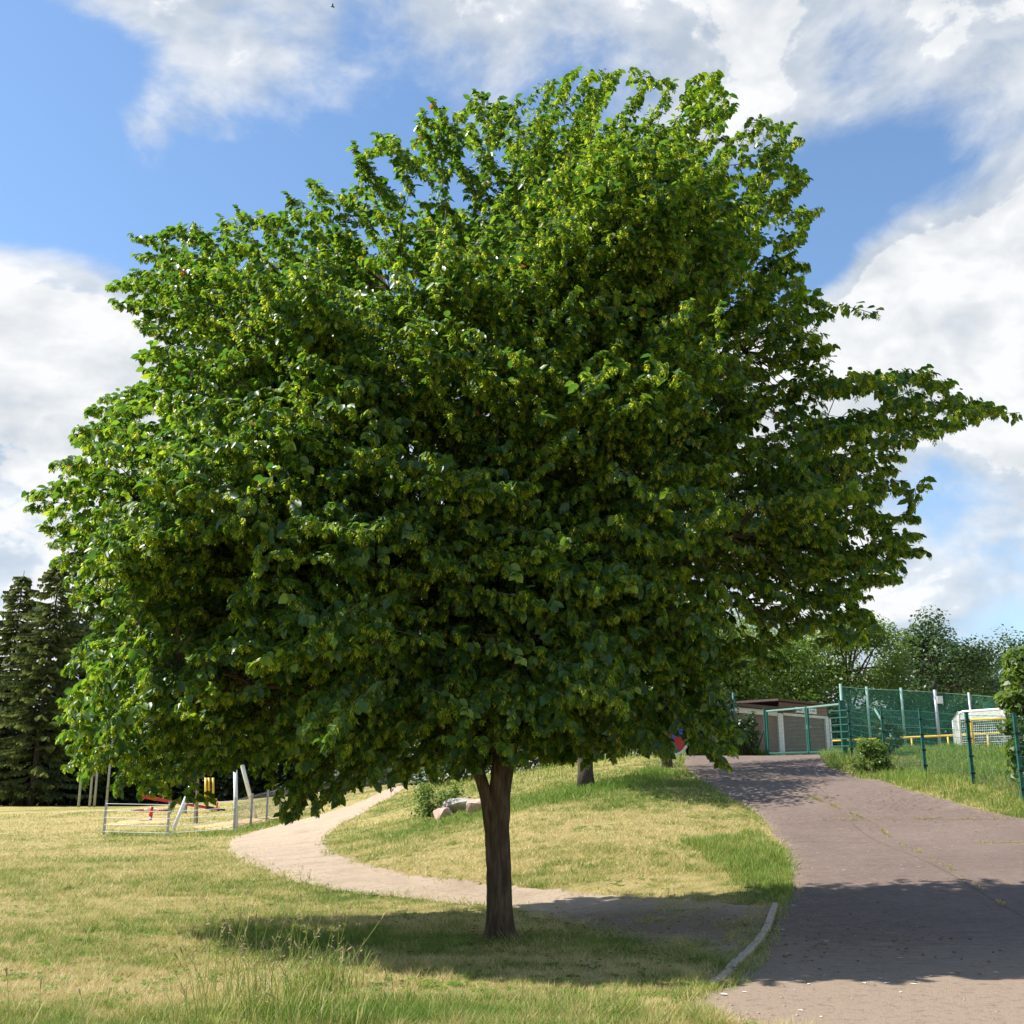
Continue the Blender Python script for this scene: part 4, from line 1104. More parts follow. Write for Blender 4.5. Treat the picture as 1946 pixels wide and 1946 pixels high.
        p = tips[i] - hd * r.uniform(.03, .22) + np.array([0, 0, -.015]) + r.normal(0, .02, 3)
        Mx = Matrix.Translation(Vector(p)) @ Matrix.Rotation(r.uniform(0, 6), 4, 'Z') @ Matrix.Scale(r.uniform(.065, .105), 4)
        co_ = bpy.data.objects.new('seed_cluster', cm[n_ % 4]); col.objects.link(co_); co_.parent = root; co_.matrix_local = inv @ Mx
    print('hornbeam: shoots', len(tips), 'leaves', nl, 'catkin faces', sum(len(c) for c in cfs))
big_tree()

# ------------------------------------------------------------------ other trees and bushes
def leaf_cloud(cent, n, spread, size, r, flat=.8):
    """n leaf-sized quads scattered round clump centres"""
    k = r.integers(0, len(cent), n)
    d = r.normal(0, 1, (n, 3)); d /= np.linalg.norm(d, axis=1)[:, None]
    P = cent[k] + d * (spread * r.random(n) ** .45)[:, None] * np.array([1, 1, flat])
    nrm = d * .6 + np.array([0, 0, .7]) + r.normal(0, .45, (n, 3)); nrm /= np.linalg.norm(nrm, axis=1)[:, None]
    t = np.cross(nrm, r.normal(0, 1, (n, 3))); t /= np.linalg.norm(t, axis=1)[:, None]; b = np.cross(nrm, t)
    s = (size * r.uniform(.6, 1.3, n))[:, None]
    V_ = np.stack([P - t * s * .5, P + b * s * .32, P + t * s * .5 + nrm * s * -.1, P - b * s * .32], 1).reshape(-1, 3)
    rn = np.clip(r.random(len(cent))[k] * .5 + r.random(n) * .5, 0, 1)
    return V_, np.arange(n * 4).reshape(n, 4), np.repeat(rn, 4)
def leafy_tree(name, base, h, rad, trunk_h, mat, n, size, seed, label, cat='tree', group=None, clumps=60, bark='bark2', tr=None, spread=None, shape=1.0):
    r = np.random.default_rng(seed)
    base = Vector(base); root = empty(name, base); tag(root, label, cat, group)
    tr = tr or max(.06, h * .02)
    c0 = base + Vector((0, 0, trunk_h + (h - trunk_h) * .45))
    # clump centres through the upper shell of an uneven crown
    ce = []
    while len(ce) < clumps:
        d = r.normal(0, 1, 3); d /= np.linalg.norm(d)
        if d[2] < -.55: continue
        q = r.uniform(.45, 1.0) ** .6 * (1 + .18 * math.sin(3 * math.atan2(d[1], d[0]) + seed) + .12 * math.sin(5 * d[2] + seed))
        ce.append(np.array(c0) + d * np.array([rad, rad, (h - trunk_h) * .52 * shape]) * q * .88)
    ce = np.array(ce)
    V_, F_, rn = leaf_cloud(ce, n, spread or rad * .34, size, r)
    low = V_[:, 2] < base.z + .05; V_[low, 2] = base.z + .05
    o = obj('crown', np_mesh('crown', V_, F_, {'rnd': rn}), M[mat], root); o['kind'] = 'stuff'
    mb = MB(); top = Vector(c0) + Vector((0, 0, (h - trunk_h) * .25))
    fk = base + Vector((0, 0, trunk_h))
    mb.tube([base + Vector((0, 0, -.15)), base + Vector((0, 0, trunk_h * .2)), base.lerp(fk, .6), fk, fk.lerp(top, .5), top], [tr * 1.3, tr, tr * .92, tr * .85, tr * .5, tr * .15], 9)
    mb.build('trunk', M[bark], root, True)
    mb = MB()
    for q in ce[r.choice(len(ce), min(len(ce), 26), replace=False)]:
        s = fk.lerp(top, r.uniform(0, .7)); e = Vector(q); m = s.lerp(e, .5) + Vector((0, 0, .06 * (e - s).length))
        mb.tube([s, m, e], [tr * .42, tr * .26, tr * .08], 5, False)
    mb.build('branches', M[bark], root, True)
    return root
def bush(name, base, rx, h, mat, n, size, seed, label, group=None, cat='bush', clumps=26, low=.12):
    r = np.random.default_rng(seed); base = Vector(base)
    root = empty(name, base); tag(root, label, cat, group)
    th = r.uniform(0, 2 * np.pi, clumps); zz = r.random(clumps)
    w = np.sqrt(np.clip(1 - (zz - .35) ** 2 * 1.6, .1, 1)) * r.uniform(.3, 1, clumps) ** .5
    ce = np.stack([base.x + np.cos(th) * rx * w * .8, base.y + np.sin(th) * rx * w * .8, base.z + low * h + zz * h * .78], 1)
    V_, F_, rn = leaf_cloud(ce, n, min(rx, h) * .36, size, r, .9)
    V_[:, 2] = np.maximum(V_[:, 2], base.z + .02)
    o = obj('foliage', np_mesh('foliage', V_, F_, {'rnd': rn}), M[mat], root); o['kind'] = 'stuff'
    mb = MB()
    for q in ce[::3]:
        mb.tube([base + Vector((r.normal() * .08, r.normal() * .08, -.05)), Vector(q).lerp(base, .5) + Vector((0, 0, .1 * h)), Vector(q)], [.03, .018, .006], 4, False)
    mb.build('stem', M['bark2'], root)
    return root

# trees on the slope whose trunks show under the crown
leafy_tree('slope_tree', hit(1113, 1496), 7.2, 3.0, 2.0, 'tree_bright', 9000, .16, 101, 'grey-brown trunk with leafy crown standing on the slope behind the hornbeam', tr=.22, clumps=70)
leafy_tree('slope_tree', hit(1268, 1461), 6.6, 3.3, 2.2, 'tree_bright', 8000, .17, 102, 'slimmer slope tree beside the round painted board', tr=.16, clumps=70)

# right-hand background trees
G = lambda px, Y: gp(px, 1420, Y)
leafy_tree('ash_tree', G(1415, 70), 9.5, 5.2, 1.6, 'tree_bright', 15000, .26, 111, 'light green tree rising right behind the brown shed roof', clumps=90)
leafy_tree('ash_tree', G(1480, 78), 10.0, 4.6, 2.0, 'tree_bright', 11000, .26, 112, 'light green tree behind the shed between two neighbouring crowns', clumps=80)
leafy_tree('ash_tree', G(1620, 74), 11.2, 4.9, 2.6, 'tree_bright', 11000, .26, 113, 'airy bright green tree with dark limbs showing behind the end of the green net', clumps=60, spread=1.35)
leafy_tree('maple_tree', G(1778, 84), 12.3, 5.0, 3.0, 'tree_dark', 12000, .30, 114, 'rounded dark green tree with gaps in its crown behind the net fence', clumps=70, spread=1.45)
leafy_tree('maple_tree', G(1845, 92), 10.5, 4.5, 2.0, 'tree_dark', 11000, .30, 115, 'dark green tree leaning against the right side of the rounded maple', clumps=60)
leafy_tree('maple_tree', G(1935, 100), 12.3, 6.0, 2.0, 'tree_dark', 11000, .34, 116, 'dark green tree behind the leafy shrub at the fence corner post', clumps=70)
leafy_tree('ash_tree', G(1340, 66), 8.6, 4.0, 1.5, 'tree_bright', 9000, .26, 117, 'pale green tree at the left end of the shed', clumps=70)
for i, (px, Y, w, h) in enumerate([(1560, 68, 3.2, 4.6), (1620, 71, 3.0, 3.9), (1680, 72, 3.2, 4.4), (1745, 74, 3.4, 4.2), (1810, 74, 3.4, 4.5), (1880, 74, 3.4, 4.6), (1945, 73, 3.4, 5.0), (1500, 66, 3, 4)]):
    bush('field_bush', G(px, Y), w, h, 'tree_bright' if i % 2 else 'tree_dark', 4500, .28, 130 + i, 'leafy bush in the row behind the green ball-stop net', 'bushes behind the net')

# shrubs by the mesh fence and the shed
bush('leafy_shrub', gp(1972, 1490, 26.5), .75, 4.0, 'tree_bright', 5200, .16, 141, 'tall leafy shrub growing through the mesh fence beside its last post', clumps=70, low=.04)
bush('small_bush', gp(1656, 1458, 34.5), .62, 1.05, 'tree_bright', 2600, .10, 142, 'low light green bush at the foot of the mesh fence')
bush('small_bush', gp(1694, 1440, 37.5), .5, 1.2, 'tree_dark', 2000, .11, 143, 'darker small bush inside the fence under the slanting brace')
bush('small_bush', gp(1415, 1430, 46.6), .8, 1.9, 'tree_dark', 2600, .12, 144, 'shaggy bush in front of the left corner of the brown shed')
# bushes along the top of the slope
for i, (px, Y, w, h) in enumerate([(770, 62, 3.0, 4.2), (835, 52, 2.6, 3.6), (905, 50, 2.6, 3.4), (975, 49, 2.8, 3.8), (1045, 48, 2.4, 3.2), (1110, 48, 2.6, 3.6), (1180, 47, 2.4, 3.2), (1245, 47, 2.4, 3.4), (1310, 48, 2.4, 3.2), (700, 68, 3.0, 4.5)]):
    bush('slope_bush', gp(px, 1470, Y), w, h, 'tree_dark' if i % 3 else 'hedge', 4200, .2, 150 + i, 'dark leafy bush along the top of the grassy slope', 'bushes along the top of the slope')
bush('small_bush', gp(835, 1530, 33.5), .9, 1.0, 'tree_bright', 2600, .10, 165, 'low green scrub just behind the boulders')

# hedge and spruces at the far edge of the meadow, left
for i, px in enumerate(np.linspace(-60, 690, 15)):
    bush('hedge_bush', gp(px, 1525, 86 + (i % 3) * 2.2), 4.2, 7.0 + (i * 37 % 10) * .22, 'hedge', 9000, .36, 170 + i, 'dark hedge bush beyond the playground', 'hedge beyond the playground', clumps=70, low=.04)
def spruce(base, h, rad, seed, label):
    r = np.random.default_rng(seed); base = Vector(base)
    root = empty('spruce_tree', base); tag(root, label, 'tree')
    V_, rn = [], []
    mb = MB()
    lean = r.normal(0, .012, 2)
    mb.tube([base + Vector((0, 0, -.2)), base + Vector((lean[0] * h * .5, lean[1] * h * .5, h * .5)), base + Vector((lean[0] * h, lean[1] * h, h))], [.24, .15, .02], 8)
    mb.build('trunk', M['bark2'], root, True)
    bb = MB()
    z = h * .06
    while z < h * .985:
        t = z / h; L = rad * (1 - t) ** .62 * (.6 + .4 * min(1, t * 5)) + .18
        nb = 9 if t < .8 else 6
        a0 = r.uniform(0, 6.28)
        for k in range(nb):
            if r.random() < .16: continue
            a = a0 + k * 6.283 / nb + r.normal(0, .4); l = L * r.uniform(.4, 1.25)
            d = np.array([math.cos(a), math.sin(a), 0]); s = np.array([-d[1], d[0], 0])
            o = np.array([base.x + lean[0] * z, base.y + lean[1] * z, base.z + z])
            n = max(5, int(l * 6))
            sag = r.uniform(.02, .34)
            bb.tube([Vector(o), Vector(o + d * l * .5 + np.array([0, 0, -sag * l * .5])), Vector(o + d * l + np.array([0, 0, -sag * l * .62]))], [.03, .02, .008], 3, False)
            for q in range(n):
                u = (q + r.random()) / n; u = .18 + .82 * u
                p = o + d * l * u + np.array([0, 0, -sag * l * (1.25 * u - .63 * u * u)])
                c = r.random()
                for side in (-1, 1, 0):
                    w = (.34 * (1 - u) + .18) * r.uniform(.6, 1.3)
                    e = p + s * side * w + d * w * .55 + np.array([0, 0, -w * r.uniform(.25, .85) if side else .02])
                    wd = d * .09 + np.array([0, 0, .05]) if side else s * .10
                    dn = np.array([0, 0, -r.uniform(.08, .26)])
                    V_.extend([p - wd, p + wd, e + wd * .3, e - wd * .3 + dn * .6]); rn.extend([c] * 4)
        z += h * .028 * r.uniform(.8, 1.25) * (1.05 - .5 * t)
    V_ = np.array(V_)
    o = obj('crown', np_mesh('crown', V_, np.arange(len(V_)).reshape(-1, 4), {'rnd': np.array(rn)}), M['spruce'], root); o['kind'] = 'stuff'
    bb.build('branches', M['bark2'], root)
for px, Y, top, rad, sd, lb in [(58, 80, 1064, 4.8, 201, 'tall dark spruce with a pointed top towering over the hedge'), (-12, 83, 1085, 5.0, 202, 'dark spruce half outside the view next to the tall pointed spruce'), (118, 84, 1105, 4.4, 203, 'dark spruce standing between the tall spruce and the hornbeam crown'), (190, 90, 1150, 3.4, 204, 'dark spruce mostly behind the hornbeam crown')]:
    b = gp(px, 1530, Y); t = at(px, top, Y)
    spruce(b, t.z - b.z, rad, sd, lb)

# ------------------------------------------------------------------ boulders
def boulder(c, size, seed, mat, label, rz=0):
    r = np.random.default_rng(seed)
    b = bmesh.new(); bmesh.ops.create_icosphere(b, subdivisions=3, radius=1.25)
    pl = [(norm(r.normal(0, 1, 3)), r.uniform(.5, .95)) for _ in range(13)]
    for v in b.verts:
        p = np.array(v.co)
        for n_, d in pl:
            e = p @ n_ - d
            if e > 0: p = p - n_ * e
        p = p * (1 + .045 * (r.random() - .5))
        v.co = p * np.array(size)
    m = bpy.data.meshes.new('boulder'); b.to_mesh(m); b.free()
    o = obj('boulder', m, mat); o.location = c; o.rotation_euler = (0, 0, rz); tag(o, label, 'boulder'); return o
h1 = hit(838, 1556); boulder(h1 + Vector((0, 0, .10)), (.34, .34, .34), 4, M['rock_pink'], 'pinkish angular boulder at the left of the little group on the slope')
h1 = hit(872, 1546); boulder(h1 + Vector((0, .35, .26)), (.50, .32, .22), 2, M['rock_grey'], 'flat grey boulder lying between two pink ones')
h1 = hit(900, 1546); boulder(h1 + Vector((0, .1, .10)), (.34, .28, .26), 5, M['rock_pink'], 'small pink boulder beside the trunk side of the grey one')

# ------------------------------------------------------------------ playground
# straw patches
def patch(poly_px, mat, label, name, cat, lift=.012, seed=1):
    pts = catmull([tuple(hit(*p)[:2]) for p in poly_px + poly_px[:1]], 6)[:-1]
    c = pts.mean(0); mb = MB()
    rings = [(1.0, -.02), (.93, lift), (.6, lift + .02), (.25, lift + .03)]
    n = len(pts); vs_ = []
    for s, l in rings:
        for p in pts:
            q = c + (p - c) * s * (1 + random.uniform(-.03, .03)); vs_.append((q[0], q[1], tz(q[0], q[1]) + l))
    vs_.append((c[0], c[1], tz(*c) + lift + .03))
    fs = [(k * n + i, k * n + (i + 1) % n, (k + 1) * n + (i + 1) % n, (k + 1) * n + i) for k in range(3) for i in range(n)] + [(3 * n + i, 3 * n + (i + 1) % n, 4 * n) for i in range(n)]
    o = mb.add(vs_, fs).build(name, M[mat]); tag(o, label, cat, kind='stuff'); return o
patch([(200, 1565), (240, 1559), (300, 1557), (345, 1559), (330, 1563), (270, 1566), (215, 1569)], 'straw', 'pale straw heap around the small red roundabout', 'straw', 'straw')
patch([(360, 1572), (400, 1566), (450, 1558), (500, 1552), (550, 1546), (560, 1549), (520, 1556), (470, 1566), (420, 1576), (375, 1577)], 'straw', 'pale wood chips spread under the swing frame', 'wood_chips', 'wood chips')

# wire fence of the playground
pf = empty('wire_fence', hit(200, 1585))
tag(pf, 'grey steel post and wire fence round the playground', 'fence')
fpx = [(197, 1587, 44.0), (318, 1588, 43.6), (444, 1581, 44.2), (476, 1573, 46.0), (506, 1566, 47.6), (531, 1559, 49.2), (555, 1554, 50.8), (577, 1549, 52.2), (596, 1544, 53.6), (640, 1533, 56), (690, 1520, 59), (737, 1506, 62)]
fb = [gp(px, py, Y) for px, py, Y in fpx]
for i, b in enumerate(fb):
    p = MB().box(b + Vector((0, 0, .6)), (.075, .075, 1.32)).build('post', M['steel'], pf)
    MB().box(b + Vector((0, 0, 1.275)), (.09, .09, .025)).build('cap', M['steel'], p)
for i in range(len(fb) - 1):
    a, b = fb[i], fb[i + 1]; a2, b2 = a.lerp(b, .03), b.lerp(a, .03)
    zs = (.12, .38, .64, .90, 1.16)
    for z in zs:
        MB().tube([a + Vector((0, -.05, z)), b + Vector((0, -.05, z))], .0105 if i < 2 else .008, 5).build('wire', M['white_paint'] if i < 2 else M['steel'], pf)
    if i >= 2:
        mb = MB(); n = int((b - a).length / .055)
        for k in range(n):
            q = a.lerp(b, (k + .5) / n); mb.tube([q + Vector((0, -.038, .06)), q + Vector((0, -.038, 1.22))], .0035, 3, False)
        o = mb.build('wire_mesh', M['steel'], pf); o['kind'] = 'stuff'

# swing frame
sw = empty('swing_frame', gp(400, 1575, 46))
tag(sw, 'white tubular A-frame swing inside the wire fence', 'swing')
apexL, apexR = at(384, 1440, 47.6), at(452, 1440, 49)
legs = [(gp(327, 1578, 46.0), at(380, 1448, 47.4), .075), (gp(449, 1575, 45.6), at(447, 1445, 45.9), .085), (gp(487, 1563, 49.5), at(458, 1445, 47.5), .085)]
for a, b, rr in legs: MB().tube([a + Vector((0, 0, -.1)), b], rr, 12).build('leg', M['white_paint'], sw, True)
MB().tube([legs[0][1] + Vector((-.15, 0, -.02)), (legs[1][1] + legs[2][1]) / 2 + Vector((.15, 0, 0))], .08, 12).build('crossbar', M['white_paint'], sw, True)
MB().tube([legs[1][1] + Vector((0, 0, -.04)), legs[2][1] + Vector((0, 0, -.04))], .07, 10).build('end_bar', M['white_paint'], sw, True)

# seesaw
ss_ = empty('seesaw', gp(358, 1548, 55)); tag(ss_, 'red tilted seesaw with handles and black rubber ends', 'seesaw')
A, B = at(268, 1514, 55), at(426, 1540, 55)
d = (B - A).normalized(); rot = d.to_track_quat('X', 'Z').to_matrix()
MB().box((A + B) / 2, ((B - A).length, .13, .13), rot).build('beam', M['red'], ss_)
for t, hh in ((.10, .38), (.26, .38), (.80, .30), (.91, .38)):
    q = A.lerp(B, t); MB().tube([q + Vector((0, 0, .0)), q + Vector((.03, 0, hh))], .035, 8).build('handle', M['white_paint'] if t < .3 else M['red'], ss_, True)
for t in (.04, .16): MB().box(A.lerp(B, t) + Vector((0, 0, .075)), (.36, .26, .03), rot).build('seat', M['red'], ss_)
for t in (.83, .965): MB().box(A.lerp(B, t) + Vector((0, 0, -.01)), (.30, .24, .17), rot).build('rubber_end', M['black'], ss_)
mid = A.lerp(B, .53); g = tz(mid.x, mid.y)
MB().tube([Vector((mid.x, mid.y, g - .05)), mid], .12, 10).build('pivot_post', M['steel'], ss_, True)

# roundabout
ra = empty('roundabout', gp(286, 1560, 51)); tag(ra, 'small red post roundabout with green disc seats', 'roundabout')
c = gp(286, 1560, 51); top = at(287, 1533, 51).z
MB().tube([c + Vector((0, 0, -.05)), c + Vector((0, 0, .22))], .07, 10).build('foot', M['steel'], ra, True)
MB().tube([c + Vector((0, 0, .2)), Vector((c.x, c.y, top))], .08, 12).build('post', M['red'], ra, True)
for s in (-1, 1):
    e = Vector((c.x + s * .55, c.y, c.z + .44))
    arm = MB().tube([c + Vector((0, 0, .42)), e], .035, 8).build('arm', M['red'], ra, True)
    MB().tube([Vector((c.x, c.y, top - .05)), e], .022, 6).build('stay', M['white_paint'], arm, True)
    MB().tube([e + Vector((s * -.22, 0, .03)), e + Vector((s * -.21, 0, .03)), e + Vector((s * .25, 0, .03)) , e + Vector((s * .26, 0, .03))], [.02, .05, .05, .02], 10).build('seat_bar', M['red'], arm, True)
    MB().tube([e + Vector((s * .1, 0, .03)), e + Vector((s * .1, 0, .07))], .26, 18).build('seat', M['teal'], arm, True)

# yellow climbing frame and timber posts
yc = empty('climbing_bars', gp(397, 1540, 62)); tag(yc, 'yellow climbing bars with red uprights behind the seesaw', 'climbing frame')
for px, y0, y1, mt in ((391, 1478, 1532, 'yellow'), (397, 1478, 1522, 'yellow'), (405, 1478, 1526, 'yellow')):
    MB().tube([at(px, y0, 62), at(px, y1, 62)], .07, 8).build('bar', M[mt], yc, True)
MB().tube([at(390, 1519, 62), at(412, 1519, 62)], .06, 8).build('cross_bar', M['yellow'], yc, True)
MB().tube([at(391, 1518, 62), gp(390, 1540, 62) + Vector((0, 0, -.1))], .08, 8).build('upright', M['red'], yc, True)
MB().tube([at(405, 1520, 62), gp(404, 1540, 62) + Vector((0, 0, -.1))], .07, 8).build('upright', M['steel'], yc, True)
for px, pt, pb, mat, rr, lb in ((373, 1500, 1568, 'timber', .07, 'brown timber post standing at the edge of the wood chips'), (369, 1516, 1566, 'steel', .05, 'thin grey post touching the brown timber post')):
    b = gp(px, pb, 49 if mat == 'timber' else 49.2); t = at(px + 3, pt - (30 if mat == 'timber' else 0), 49)
    o = MB().tube([b + Vector((0, 0, -.1)), b.lerp(t, .5), t, t + Vector((0, 0, .02))], [rr, rr * .96, rr * .92, rr * .6], 10).build('post', M[mat]); tag(o, lb, 'post')
# four grey poles by the hedge
for px, pb in ((149, 1532), (170, 1532), (179, 1531), (202, 1530)):
    b = gp(px, pb, 74); t = Vector((b.x, b.y, b.z + 5.2))
    root = empty('metal_pole', b); tag(root, 'tall thin grey metal pole in front of the dark hedge', 'pole', 'grey poles by the hedge')
    MB().tube([b + Vector((0, 0, -.1)), b + Vector((0, 0, 2.6)), t], [.085, .08, .07], 10).build('shaft', M['steel'], root, True)
    MB().tube([t, t + Vector((0, 0, .06)), t + Vector((0, 0, .09))], [.09, .08, .02], 10).build('cap', M['steel'], root, True)

# round painted board on the slope tree
tb = hit(1268, 1461)
disc = empty('painted_board', at(1275, 1405, tb.y - .3)); tag(disc, 'round board painted red, blue and teal with a white rim, fixed to the slope trunk', 'board')
c = at(1277, 1404, tb.y - .22)
for k, (a0, a1, mt, r0, r1) in enumerate([(-62, 22, 'red', .0, .47), (22, 78, 'blue', 0, .47), (78, 140, 'orange', 0, .47), (140, 212, 'teal', 0, .47), (212, 262, 'orange', 0, .47), (262, 298, 'teal', 0, .47), (0, 360, 'white_paint', .475, .55)]):
    mb = MB(); n = max(6, int((a1 - a0) / 6)); vs_ = []
    for j in range(n + 1):
        a = R(a0 + (a1 - a0) * j / n)
        for rr in (r0, r1):
            for yy in (-.02, .02): vs_.append((c.x + math.cos(a) * rr, c.y + yy - (.004 if mt == 'white_paint' else 0), c.z + math.sin(a) * rr))
    fs = []
    for j in range(n):
        b = j * 4; e = b + 4
        fs += [(b, b + 2, e + 2, e), (b + 1, e + 1, e + 3, b + 3), (b + 2, b + 3, e + 3, e + 2)] + ([(b, e, e + 1, b + 1)] if r0 > 0 else [])
    mb.add(vs_, fs).build('rim' if mt == 'white_paint' else 'painted_segment', M[mt], disc)
MB().box(c + Vector((0, .14, 0)), (.08, .26, .5)).build('bracket', M['steel'], disc)

# ------------------------------------------------------------------ shed
SL, SR = gp(1390, 1437, 48.5), gp(1584, 1428, 54.5)
u = Vector((SR.x - SL.x, SR.y - SL.y, 0)); W_ = u.length; u.normalize(); nrm = Vector((u.y, -u.x, 0)); z0 = min(SL.z, SR.z) - .1
if nrm.y > 0: nrm = -nrm
RS = Matrix((u, -nrm, Vector((0, 0, 1)))).transposed()
sh = empty('shed', (SL.x, SL.y, z0)); tag(sh, 'low brown shed with white trims and a shutter door behind the green gate', 'shed')
def fx(px):                                    # distance along the facade seen at column px
    d = ray(px, 1400); # intersect with facade plane
    k = (SL.dot(Vector((nrm.x, nrm.y, 0)))) / (d.x * nrm.x + d.y * nrm.y)
    p = Vector((d.x * k, d.y * k, 0)); return (p - Vector((SL.x, SL.y, 0))).dot(u)
def fz(px, py):
    d = ray(px, py); k = (SL.dot(Vector((nrm.x, nrm.y, 0)))) / (d.x * nrm.x + d.y * nrm.y)
    return EYE + d.z * k
def sbox(name, x0, x1, za, zb, dep0, dep1, mat, parent=sh):
    c = Vector((SL.x, SL.y, 0)) + u * ((x0 + x1) / 2) - nrm * ((dep0 + dep1) / 2); c.z = (za + zb) / 2
    return MB().box(c, (x1 - x0, abs(dep1 - dep0), zb - za), RS).build(name, M[mat], parent)
x_g = fx(1478); x_e = W_
zr = fz(1420, 1345); zt = fz(1420, 1356)
# boarded front in separate planks
nb = 22; zf = zt
for i in range(nb):
    a = x_g * i / nb; sbox('board', a + .006, a + x_g / nb - .006, z0, zf, 0, .05, 'brown_wall')
sbox('wall', 0, x_e, z0, zr - .25, .055, 4.2, 'brown_wall')
sbox('side_wall', -.06, -.005, z0, zr - .05, 0.05, 4.2, 'grey_wall')
sbox('fascia', -.05, x_g + .02, zt, zr - .02, -.06, .04, 'white_wood')
rf_ = sbox('roof', -.35, x_g + 1.3, zr, zr + .14, -.28, 4.6, 'roof')
sbox('roof_hatch', .8, 2.1, zr + .14, zr + .3, 1.0, 2.6, 'grey_wall', rf_)
# garage half
zl = fz(1530, 1362); zs0 = z0
xj0, xj1, xj2, xj3 = fx(1478), fx(1485), fx(1568), fx(1574)
sbox('jamb', xj0, xj1, z0 + .25, zl + .05, -.08, .045, 'white_wood'); sbox('jamb', xj1 + .06, xj1 + .17, z0 + .25, zl + .04, -.04, .045, 'white_paint')
sbox('jamb', xj2, xj3, z0, zl, -.08, .045, 'white_wood'); sbox('downpipe', xj3 + .07, xj3 + .19, z0, zl + .03, -.1, .02, 'white_paint')
sbox('lintel', xj1 + .17, xj3, zl - .03, zl + .09, -.07, .045, 'white_wood')
hgt = zl - .03 - z0; ns = 26
door = sbox('door', xj1 + .18, xj2 - .01, z0, zl - .035, .02, .053, 'door')
for i in range(ns): sbox('slat', xj1 + .2, xj2 - .03, z0 + hgt * i / ns + .008, z0 + hgt * (i + 1) / ns - .008, -.005, .018, 'door', door)
for i in range(4): sbox('top_board', xj1 - .02, xj3 + .05, zl + .10 + i * .12, zl + .21 + i * .12, 0, .05, 'brown_wall')
sbox('garage_roof', xj0 - .1, x_e + .3, zl + .60, zl + .70, -.2, 4.3, 'roof')
# sign with faded lettering
xs0, xs1 = fx(1510), fx(1550); zs0_, zs1 = fz(1530, 1356), fz(1530, 1346)
sg = sbox('sign', xs0, xs1, zs0_, zs1, -.14, -.10, 'white_paint')
def letters(txt, x, size, mat):
    cu = bpy.data.curves.new('lettering', 'FONT'); cu.body = txt; cu.size = size; cu.extrude = .004
    t = bpy.data.objects.new('tmp', cu); col.objects.link(t)
    dg = bpy.context.evaluated_depsgraph_get(); me = bpy.data.meshes.new_from_object(t.evaluated_get(dg)); bpy.data.objects.remove(t)
    me.name = 'lettering'; me.materials.clear()
    c = Vector((SL.x, SL.y, 0)) + u * x + nrm * .146; c.z = zs0_ + (zs1 - zs0_) * .3
    Mx = Matrix.Translation(c) @ Matrix((u, Vector((0, 0, 1)), nrm)).transposed().to_4x4()
    me.transform(Mx); obj('lettering', me, M[mat], sg)
wS = xs1 - xs0
letters('NISLA', xs0 + wS * .08, .17, 'ink'); letters('m', xs0 + wS * .38, .17, 'ink_pale'); letters('C', xs0 + wS * .68, .17, 'ink_pale'); letters('OM', xs0 + wS * .79, .16, 'ink_red')

# ------------------------------------------------------------------ gate and green mesh fence
gt = empty('green_gate', gp(1535, 1433, 42)); tag(gt, 'closed double green mesh gate at the top of the drive', 'gate')
ga, gb, gc = gp(1459, 1432, 46.0), gp(1538, 1434, 42.6), gp(1606, 1435, 39.2)
topz = lambda px, py, Y: at(px, py, Y).z
za, zb, zc = topz(1459, 1352, 46), topz(1535, 1345, 42.6), topz(1604, 1338, 39.2)
for (p, zt_, w) in ((ga, za, .16), (gc, zc, .16)):
    q = MB().box(Vector((p.x, p.y, (p.z - .1 + zt_ + .1) / 2)), (w, w, zt_ - p.z + .2)).build('gate_post', M['green_metal'], gt)
    MB().box(Vector((p.x, p.y, zt_ + .11)), (w + .03, w + .03, .03)).build('cap', M['green_metal'], q)
def leaf_gate(a, b, zta, ztb):
    d = (b - a); a2, b2 = a.lerp(b, .03), b.lerp(a, .012)
    zl_ = lambda t: zta + (ztb - zta) * t
    A0, B0 = Vector((a2.x, a2.y, a.z + .10)), Vector((b2.x, b2.y, b.z + .10)); A1, B1 = Vector((a2.x, a2.y, zl_(.03))), Vector((b2.x, b2.y, zl_(.99)))
    for p, q in ((A0, B0), (A1, B1)): MB().tube([p, q], .04, 6).build('rail', M['green_pale'] if q is B1 else M['green_metal'], gt)
    for p, q in ((A0, A1), (B0, B1)): MB().tube([p, q], .055, 6).build('stile', M['green_metal'], gt)
    n = 11
    for i in range(1, n):
        t = i / n; MB().tube([A0.lerp(A1, t), B0.lerp(B1, t)], .0028, 4).build('wire', M['green_metal'], gt)
    mb = MB(); m_ = int((b - a).length / .06)
    for i in range(m_):
        t = (i + .5) / m_; mb.tube([A0.lerp(B0, t), A1.lerp(B1, t)], .0018, 3, False)
    o = mb.build('wire_mesh', M['green_metal'], gt); o['kind'] = 'stuff'
leaf_gate(ga, gb, za, zb); leaf_gate(gb, gc, zb, zc)
hd = gb + Vector((-.02, -.07, 1.05)); MB().box(hd, (.07, .06, .16)).build('lock', M['steel'], gt); MB().tube([hd + Vector((0, -.03, 0)), hd + Vector((.14, -.05, 0))], .016, 6).build('handle', M['white_paint'], gt)

